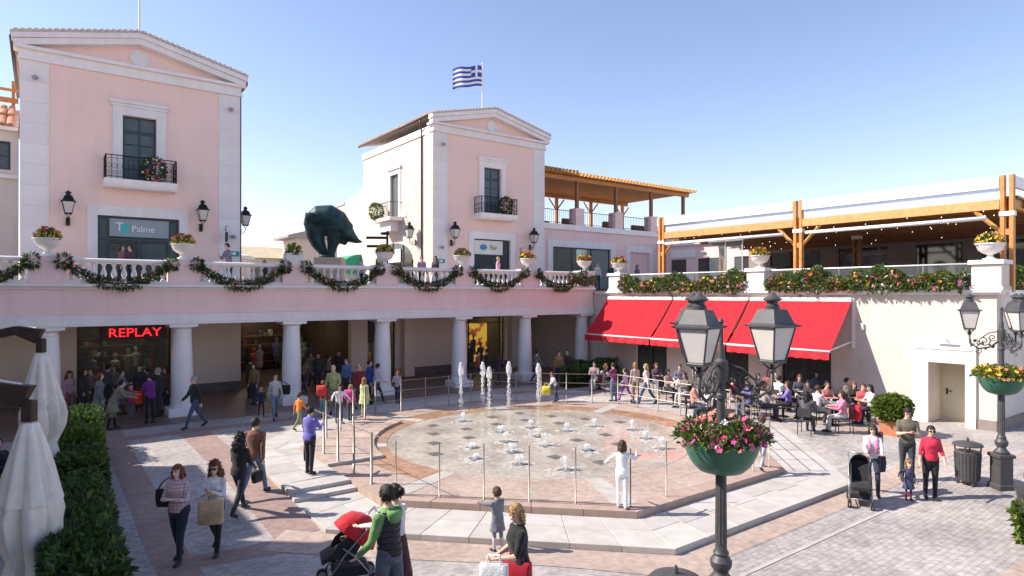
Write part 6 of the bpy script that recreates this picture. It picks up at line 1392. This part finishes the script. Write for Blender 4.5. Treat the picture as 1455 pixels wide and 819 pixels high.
# on the fountain platform
person('girl all in white with dark hair dancing at the platform edge', G(884,722), 1.36, 12, 'walk', (.78,.78,.8), (.76,.76,.78), hair=('bob','brown'), child=True, female=True, vox=.015, shoes=(.6,.6,.6), arms=((10,50,50,0),(45,40,80,0)), legs=((4,10),(-6,6)))
person('child in lilac top and grey trousers walking by the right fence', G(1083,667), 1.34, 40, 'walk', (.5,.38,.52), (.35,.36,.4), hair=('short','brown'), child=True, vox=.016)
q = person('boy in white shirt and jeans bending beside the tall jets', G(790,571), 1.22, 250, 'reach', (.75,.75,.74), (.05,.06,.1), hair=('short','brown'), child=True, vox=.018, lean=25)
bag('toy_bag', 'bright yellow bag held low by the boy at the fountain', q['hands'][0]+Vector((-.05,0,.12)), (.34,.2,.36), (.72,.62,.06), 0)
# group by the right lamp
q = person('woman in white top and pink scarf pushing the black stroller', G(1240,703), 1.66, 205, 'push', (.66,.63,.66), (.03,.035,.06), kind='shirt', hair=('bob','brown'), female=True, vox=.016, glasses=True, arms=((30,6,50,10),(30,6,50,10)))
sc_ = MB()
for sx in (-1, 1): sc_.tube([(sx*.06,-.03,1.40),(sx*.075,.09,1.33),(sx*.07,.145,1.18),(sx*.075,.135,.98)], [.028,.035,.04,.03], 10, flat=.5)
sc_.part('scarf', cloth((.72,.28,.42)), q['ob'], True)
bag('backpack', 'dark red rucksack on the back of the woman in white and pink', q['back']+Vector((.10,0,-.12)), (.30,.16,.40), (.10,.02,.03), R(20), strap=q['sh'][0])
bag('shopping_bag', 'navy bag hanging from the black stroller handle', G(1250,700)and (W(*G(1250,702)[:2], .75)), (.30,.14,.36), NAVY, R(20))
stroller(G(1222,716), 206, 'black stroller in front of the woman in white and pink', (.014,.014,.016), (.014,.014,.016), False)
person('man in olive polo shirt and dark jeans reading his phone', G(1289,684), 1.80, 200, 'hold', (.13,.115,.085), (.04,.045,.055), hair=('short','dark'), sleeve=.45, nod=28, vox=.016, fat=1.1)
q2 = person('toddler in navy dress and red tights holding an adult hand', G(1291,711), .86, 190, 'stand', (.06,.06,.13), (.06,.06,.13), bkind='skirt', tights=(.5,.02,.04), hair=('curly','fair'), child=True, female=True, vox=.014, skin=2, arms=((5,12,20,5),(20,60,20,0)))
person('woman in bright red top and black trousers holding the toddler by the hand', G(1322,709), 1.66, 196, 'stand', (.62,.025,.07), (.014,.014,.017), hair=('short','dark'), female=True, fat=1.12, vox=.016, sleeve=.75, glasses=True, arms=((14,12,25,10),(6,14,12,0)), nod=8)
person('man in dark quilted jacket seated behind the shrub at the plaza edge', YP(1462, 11.9), 1.72, 60, 'sit', (.03,.03,.032), (.10,.10,.12), kind='puffer', hair=('short','auburn'), vox=.018)
# arcade front
person('man in black jacket and blue shirt striding past the column', G(277,609), 1.76, 222, 'walk', (.018,.017,.02), (.05,.08,.15), kind='jacket', hair=('short','grey'), vox=.018, fat=1.08)
q = person('woman in grey cardigan and jeans with a bag walking with a small boy', G(391,596), 1.66, 150, 'walk2', (.42,.42,.44), (.13,.18,.27), hair=('pony','dark'), female=True, vox=.018)
bag('shoulder_bag', 'black tote on the shoulder of the woman in the grey cardigan', q['hip'][0]+Vector((.16,0,.0)), (.36,.14,.34), BLK, 0, strap=q['sh'][0])
person('small boy in navy tracksuit beside the woman in the grey cardigan', G(371,592), 1.08, 150, 'walk', (.03,.035,.07), (.03,.03,.05), hair=('short','dark'), child=True, vox=.018)
person('bald man in pale green shirt watching over the children', G(474,589), 1.80, 180, 'hold', (.30,.35,.15), (.25,.22,.18), hair=('bald','grey'), vox=.018, fat=1.15, arms=((10,14,30,10),(10,14,30,10)))
person('child in white jumper spreading both arms', G(482,602), 1.3, 150, 'lift', (.74,.72,.74), (.06,.06,.1), hair=('bob','brown'), child=True, vox=.018, arms=((20,40,30,0),(60,35,10,0)))
q = person('child with red rucksack facing the arcade', G(459,594), 1.28, 10, 'stand', (.25,.03,.04), (.10,.22,.22), hair=('short','auburn'), child=True, vox=.018)
bag('backpack', 'round red rucksack on a child at the fence', q['back']+Vector((0,-.02,-.08)), (.32,.18,.34), (.6,.05,.04), 0, strap=q['sh'][0])
person('child in bright orange vest near the violet jacket', G(425,611), 1.18, 30, 'walk', (.75,.22,.03), (.25,.25,.1), hair=('short','brown'), child=True, vox=.018)
q = person('child with pink rucksack at the fence posts', G(498,598), 1.2, 15, 'stand', (.5,.06,.2), (.05,.05,.06), hair=('bob','fair'), child=True, vox=.018)
bag('backpack', 'pink rucksack on a child between fence posts', q['back']+Vector((0,-.02,-.08)), (.30,.18,.32), (.65,.06,.24), 0, strap=q['sh'][0])
person('girl in pale yellow green dress behind the fence post', G(517,594), 1.42, 30, 'stand', (.48,.52,.22), (.55,.42,.36), kind='coat', hair=('long','fair'), child=True, female=True, vox=.018)
person('man in dark red jacket standing at the arcade edge', G(510,583), 1.74, 140, 'stand', (.16,.012,.03), (.05,.05,.07), kind='jacket', hair=('short','brown'), vox=.02)
person('man in deep blue jacket under the arcade edge', G(524,574), 1.76, 90, 'stand', (.02,.05,.28), (.03,.03,.05), kind='jacket', hair=('short','dark'), vox=.02)
person('person in pale blue shirt under the arcade behind the dark red jacket', G(493,568), 1.74, 200, 'stand', (.10,.17,.33), (.04,.04,.05), hair=('short','dark'), vox=.02)
person('person in white sleeved jacket by the fourth column', G(536,575), 1.68, 60, 'walk', (.55,.55,.62), (.04,.04,.06), kind='jacket', hair=('short','dark'), vox=.02)
person('girl with curly red hair and grey jumper near the fourth column', G(565,577), 1.42, 200, 'hold', (.42,.38,.42), (.03,.035,.06), hair=('curly','red'), child=True, female=True, vox=.018, shoes=(.6,.6,.6))
# in front of the red sign shop
person('person in pink cardigan beside the first column', G(98,592), 1.62, 120, 'stand', (.50,.28,.34), (.3,.12,.14), hair=('curly','auburn'), female=True, vox=.02)
person('man in long grey coat before the shop window', G(140,606), 1.80, 60, 'stand', (.17,.18,.19), (.04,.04,.05), kind='coat', hair=('bob','auburn'), vox=.019)
person('person in olive coat bending forward before the shop', G(160,611), 1.66, 60, 'lean', (.19,.18,.12), BLK, kind='coat', hair=('short','dark'), vox=.019)
q = person('woman in purple jacket and black trousers before the shop', G(213,602), 1.70, 300, 'hold', (.13,.02,.20), BLK, kind='jacket', hair=('short','dark'), female=True, vox=.019, fat=1.1)
bag('shopping_bag', 'orange red shopping bag hanging beside the woman in purple', q['hands'][0]+Vector((-.1,-.1,-.02)), (.26,.12,.42), (.75,.06,.02), R(30))
q = person('child in dark pink jacket between the shoppers', G(186,596), 1.2, 150, 'hold', (.5,.05,.15), (.10,.10,.14), kind='puffer', hair=('short','dark'), child=True, vox=.019)
person('person in grey hooded coat by the shop door', G(172,590), 1.64, 90, 'hold', (.20,.20,.26), (.05,.05,.07), kind='coat', hair=('short','brown'), female=True, vox=.02)
person('man in black jacket behind the woman in purple', G(226,592), 1.76, 250, 'stand', (.02,.02,.024), (.03,.03,.04), kind='jacket', hair=('short','grey'), vox=.02)
for i, (u, v, hh, hd, tp, lab) in enumerate(((432,560,1.7,10,(.2,.15,.1),'shopper in brown top inside the dark arcade entrance'),(452,556,1.75,170,(.05,.05,.06),'shopper in black inside the dark arcade entrance'),(466,553,1.6,60,(.3,.28,.25),'shopper in pale grey top inside the dark arcade entrance'),(362,575,1.66,200,(.22,.14,.06),'shopper in ochre top at the dark shop entrance'),(678,548,1.7,100,(.25,.08,.03),'shopper in rust jacket before the yellow lit shop'),(692,546,1.72,260,(.02,.02,.025),'shopper in black before the yellow lit shop'),(708,547,1.6,30,(.04,.03,.06),'shopper in dark violet before the yellow lit shop'),(794,548,1.66,180,(.3,.15,.06),'person in tan jacket by the low boxed hedge'),(806,545,1.7,200,(.05,.04,.04),'person in black jacket by the low boxed hedge'),(420,556,1.72,30,(.12,.10,.09),'shopper in dark brown at the left of the arcade entrance'),(443,548,1.66,200,(.35,.30,.26),'shopper in beige deep inside the arcade entrance'),(481,551,1.74,160,(.03,.03,.04),'shopper in black behind the pale green shirt'),(404,563,1.62,120,(.10,.03,.04),'shopper in wine red beside the third column'),(355,566,1.7,20,(.05,.06,.05),'shopper in dark green entering the shop'),(762,545,1.68,60,(.20,.16,.14),'shopper in taupe walking behind the tall jets'),(118,590,1.7,80,(.06,.05,.05),'shopper in black by the left edge of the red sign shop'),(130,584,1.64,180,(.25,.12,.12),'shopper in dusky red close to the shop glass'),(152,583,1.72,30,(.10,.11,.13),'shopper in steel grey at the shop glass'),(165,579,1.68,200,(.28,.24,.20),'shopper in sand coloured top inside the shop door'),(198,584,1.74,150,(.04,.04,.05),'shopper in black behind the orange red bag'),(210,580,1.6,240,(.35,.33,.33),'shopper in light grey inside the red sign shop'),(236,586,1.7,200,(.12,.08,.06),'shopper in brown beside the second column'))): person(lab, G(u, v), hh, hd, 'stand' if i % 2 else 'walk', tp, (.04,.04,.06), hair=('short','dark') if i % 3 else ('long','brown'), vox=.022, kind='jacket' if i % 2 else 'shirt')
# promenading behind the fountain
person('girl in pale pink jacket and purple leggings behind the fence', G(889,570), 1.36, 300, 'walk', (.70,.50,.60), (.28,.08,.42), kind='jacket', hair=('pony','brown'), child=True, female=True, vox=.018)
person('woman in beige cardigan and brown trousers behind the fence', G(903,574), 1.66, 340, 'stand', (.48,.37,.33), (.22,.14,.10), hair=('bob','fair'), female=True, vox=.018)
person('blond woman in cream jacket and jeans behind the fence', G(919,575), 1.66, 290, 'walk', (.62,.50,.46), (.04,.09,.17), kind='jacket', hair=('bob','blond'), female=True, vox=.018)
person('woman in plum cardigan and jeans near the boxed hedge', G(872,571), 1.6, 320, 'hold', (.25,.05,.16), (.14,.18,.27), hair=('short','dark'), female=True, vox=.02)
# cafe guests
def S(u, vh, hh=1.25): Y = F*(H-hh)/(vh-V0); return YP(u, Y)
sit = [(1106,538,60,(.68,.66,.66),'guest in white shirt leaning over a cafe table'),(1121,546,290,(.22,.14,.42),'guest in violet jumper at the cafe'),(1136,536,200,(.06,.06,.09),'guest in navy jacket under the last awning'),(1150,545,250,(.03,.025,.03),'guest in black coat under the last awning'),(1161,552,70,(.55,.50,.52),'guest in pale top and grey trousers at the outer cafe table'),(1174,546,170,(.45,.16,.15),'guest in brick red top at the outer cafe table'),(1198,560,285,(.65,.20,.30),'woman in pink top at the outer cafe table'),(1213,546,190,(.03,.025,.025),'guest with long dark hair against the shaded wall'),(1238,551,270,(.70,.66,.62),'guest in white top beside the potted bush'),(1226,549,200,(.45,.08,.08),'guest in red top between white top and long dark hair'),(1040,540,120,(.5,.03,.05),'guest in red shirt behind the petunia lamp'),(1063,546,240,(.12,.10,.25),'guest in dark violet top under the second awning'),(1085,548,90,(.35,.30,.28),'guest in taupe top under the second awning'),(948,528,150,(.42,.28,.25),'guest in beige top at a cafe table by the second awning'),(966,521,200,(.12,.12,.20),'guest in slate shirt by the second awning'),(985,548,110,(.50,.22,.18),'guest in coral top between fence and awning'),(1006,552,270,(.55,.52,.50),'guest in pale jumper between fence and awning'),(860,520,140,(.05,.04,.06),'guest in black by the first awning'),(845,517,200,(.35,.25,.25),'guest in dusty pink by the first awning'),(1127,527,230,(.02,.02,.02),'dark clad guest in the rear row under the last awning'),(1186,534,200,(.03,.03,.035),'dark clad guest in the rear row by the wall'),(1076,534,160,(.08,.07,.06),'guest in dark olive top behind the violet guest'),(1093,529,220,(.30,.10,.10),'guest in maroon top in the rear row under the second awning'),(1160,531,190,(.10,.10,.16),'guest in dark blue top in the rear row under the last awning'),(1202,541,120,(.20,.16,.14),'guest in brown top against the shaded wall'),(1022,537,200,(.05,.05,.07),'guest in black top beside the red shirt guest'),(974,534,240,(.15,.13,.12),'guest in brown top by the second awning'),(932,519,170,(.10,.06,.08),'guest in wine dark top near the first shop opening'),(1146,560,40,(.10,.10,.11),'guest in charcoal top with back turned at the cafe')]
for i, (u, vh, hd, tp, lab) in enumerate(sit):
    p_ = S(u, vh); bt = [(.03,.03,.05),(.08,.10,.15),(.45,.43,.42),(.02,.02,.02)][(i*7) % 4] if i != 4 else (.42,.42,.43)
    person(lab, p_, 1.70, hd, 'sit', tp, bt, hair=[('short','dark'),('long','brown'),('bob','auburn'),('long','black'),('short','brown')][i % 5], female=i % 2 == 1, vox=.021, kind='jacket' if i % 3 == 0 else 'shirt', nod=6)
    f_ = R(hd); hx = W(p_[0], p_[1]); off = Vector((math.sin(f_), math.cos(f_), 0))*.02
    chair((*AB(hx.x-off.x, hx.y-off.y), p_[2]), hd, 'dark metal cafe chair with a seated guest under the awnings', 'cafe chairs in use', [(.04,.03,.03),(.03,.03,.035),(.12,.03,.03)][i % 3])
for i, (u, v, lab) in enumerate(((1183,604,'round cafe table between the pale top and the pink top guests'),(1112,592,'round cafe table of the white shirt guest'),(1228,592,'round cafe table by the potted bush'),(1143,582,'round cafe table under the last awning'),(1052,590,'round cafe table behind the petunia lamp'),(958,566,'round cafe table by the second awning'),(995,588,'round cafe table between fence and awning'),(852,553,'round cafe table by the first awning'))): table(G(u, v), lab, [(.4,.38,.35),(.12,.1,.09),(.5,.48,.46)][i % 3])
t_ = bag('coat_on_chair', 'bright red jacket hanging on the chair of the woman in pink', W(*S(1208,560)[:2], .42)+Vector((.16,0,0)), (.16,.40,.48), (.66,.02,.05), R(20), strap=W(*S(1208,560)[:2], .9)+Vector((.1,0,0)), cat='jacket')
# upper terrace
def TP(u, b): 
    r_ = (u-U0)/F; a_ = b*(SN+r_*CS)/(CS-r_*SN); return (a_, b, 4.7)
person('man in checked shirt leaning on the balustrade beside the large house', TP(326, 26.9), 1.76, 215, 'hold', (.2,.16,.22), NAVY, hair=('short','dark'), vox=.018, topmat=Mplaid('dark_check', (.12,.08,.14), (.35,.28,.36)), lean=10)
for i, (u, b, hd, tp, hr, lab) in enumerate(((376,38,180,(.05,.05,.06),'dark','distant visitor in black beyond the square planter'),(599,29,150,(.5,.25,.3),'dark','visitor in rose top beside the white side wall'),(619,28.5,200,(.08,.07,.08),'brown','visitor in black top by the flagged house corner'),(707,27.2,100,(.7,.3,.42),'blond','visitor in pink top below the Bar sign'),(849,28.6,180,(.6,.55,.52),'grey','visitor in white top before the dusty pink shop'),(868,28.8,220,(.06,.06,.07),'dark','visitor in black before the dusty pink shop'),(905,29.2,150,(.15,.12,.2),'brown','visitor in violet top near the timber terrace'),(186,29.5,200,(.06,.04,.05),'dark','visitor in black entering the large house shop'),(172,29.6,90,(.25,.1,.1),'brown','visitor in maroon entering the large house shop'),(512,34,180,(.3,.3,.32),'dark','distant visitor in grey beside the green awning'))): person(lab, TP(u, b), 1.70, hd, 'stand', tp, NAVY, hair=('short' if i % 2 else 'bob', hr), vox=.023, female=i % 2 == 0)
# under the parasols
person('man in dark jacket seated under the far parasol', (-.75, 17.2, 0), 1.78, 100, 'sit', (.02,.018,.022), (.03,.03,.04), kind='jacket', hair=('short','dark'), vox=.02)
chair((-.75, 17.2, 0), 100, 'dark chair of the man seated under the far parasol', None, (.04,.03,.03))
person('woman in pale blue top seated between the parasols', (-.55, 14.2, gz(-.5,14.2)), 1.66, 200, 'sit', (.35,.5,.55), (.3,.1,.08), hair=('bob','brown'), female=True, vox=.018)
chair((-.55, 14.2, gz(-.5,14.2)), 200, 'dark chair of the woman seated between the parasols', None, (.04,.03,.03))
finish_people()
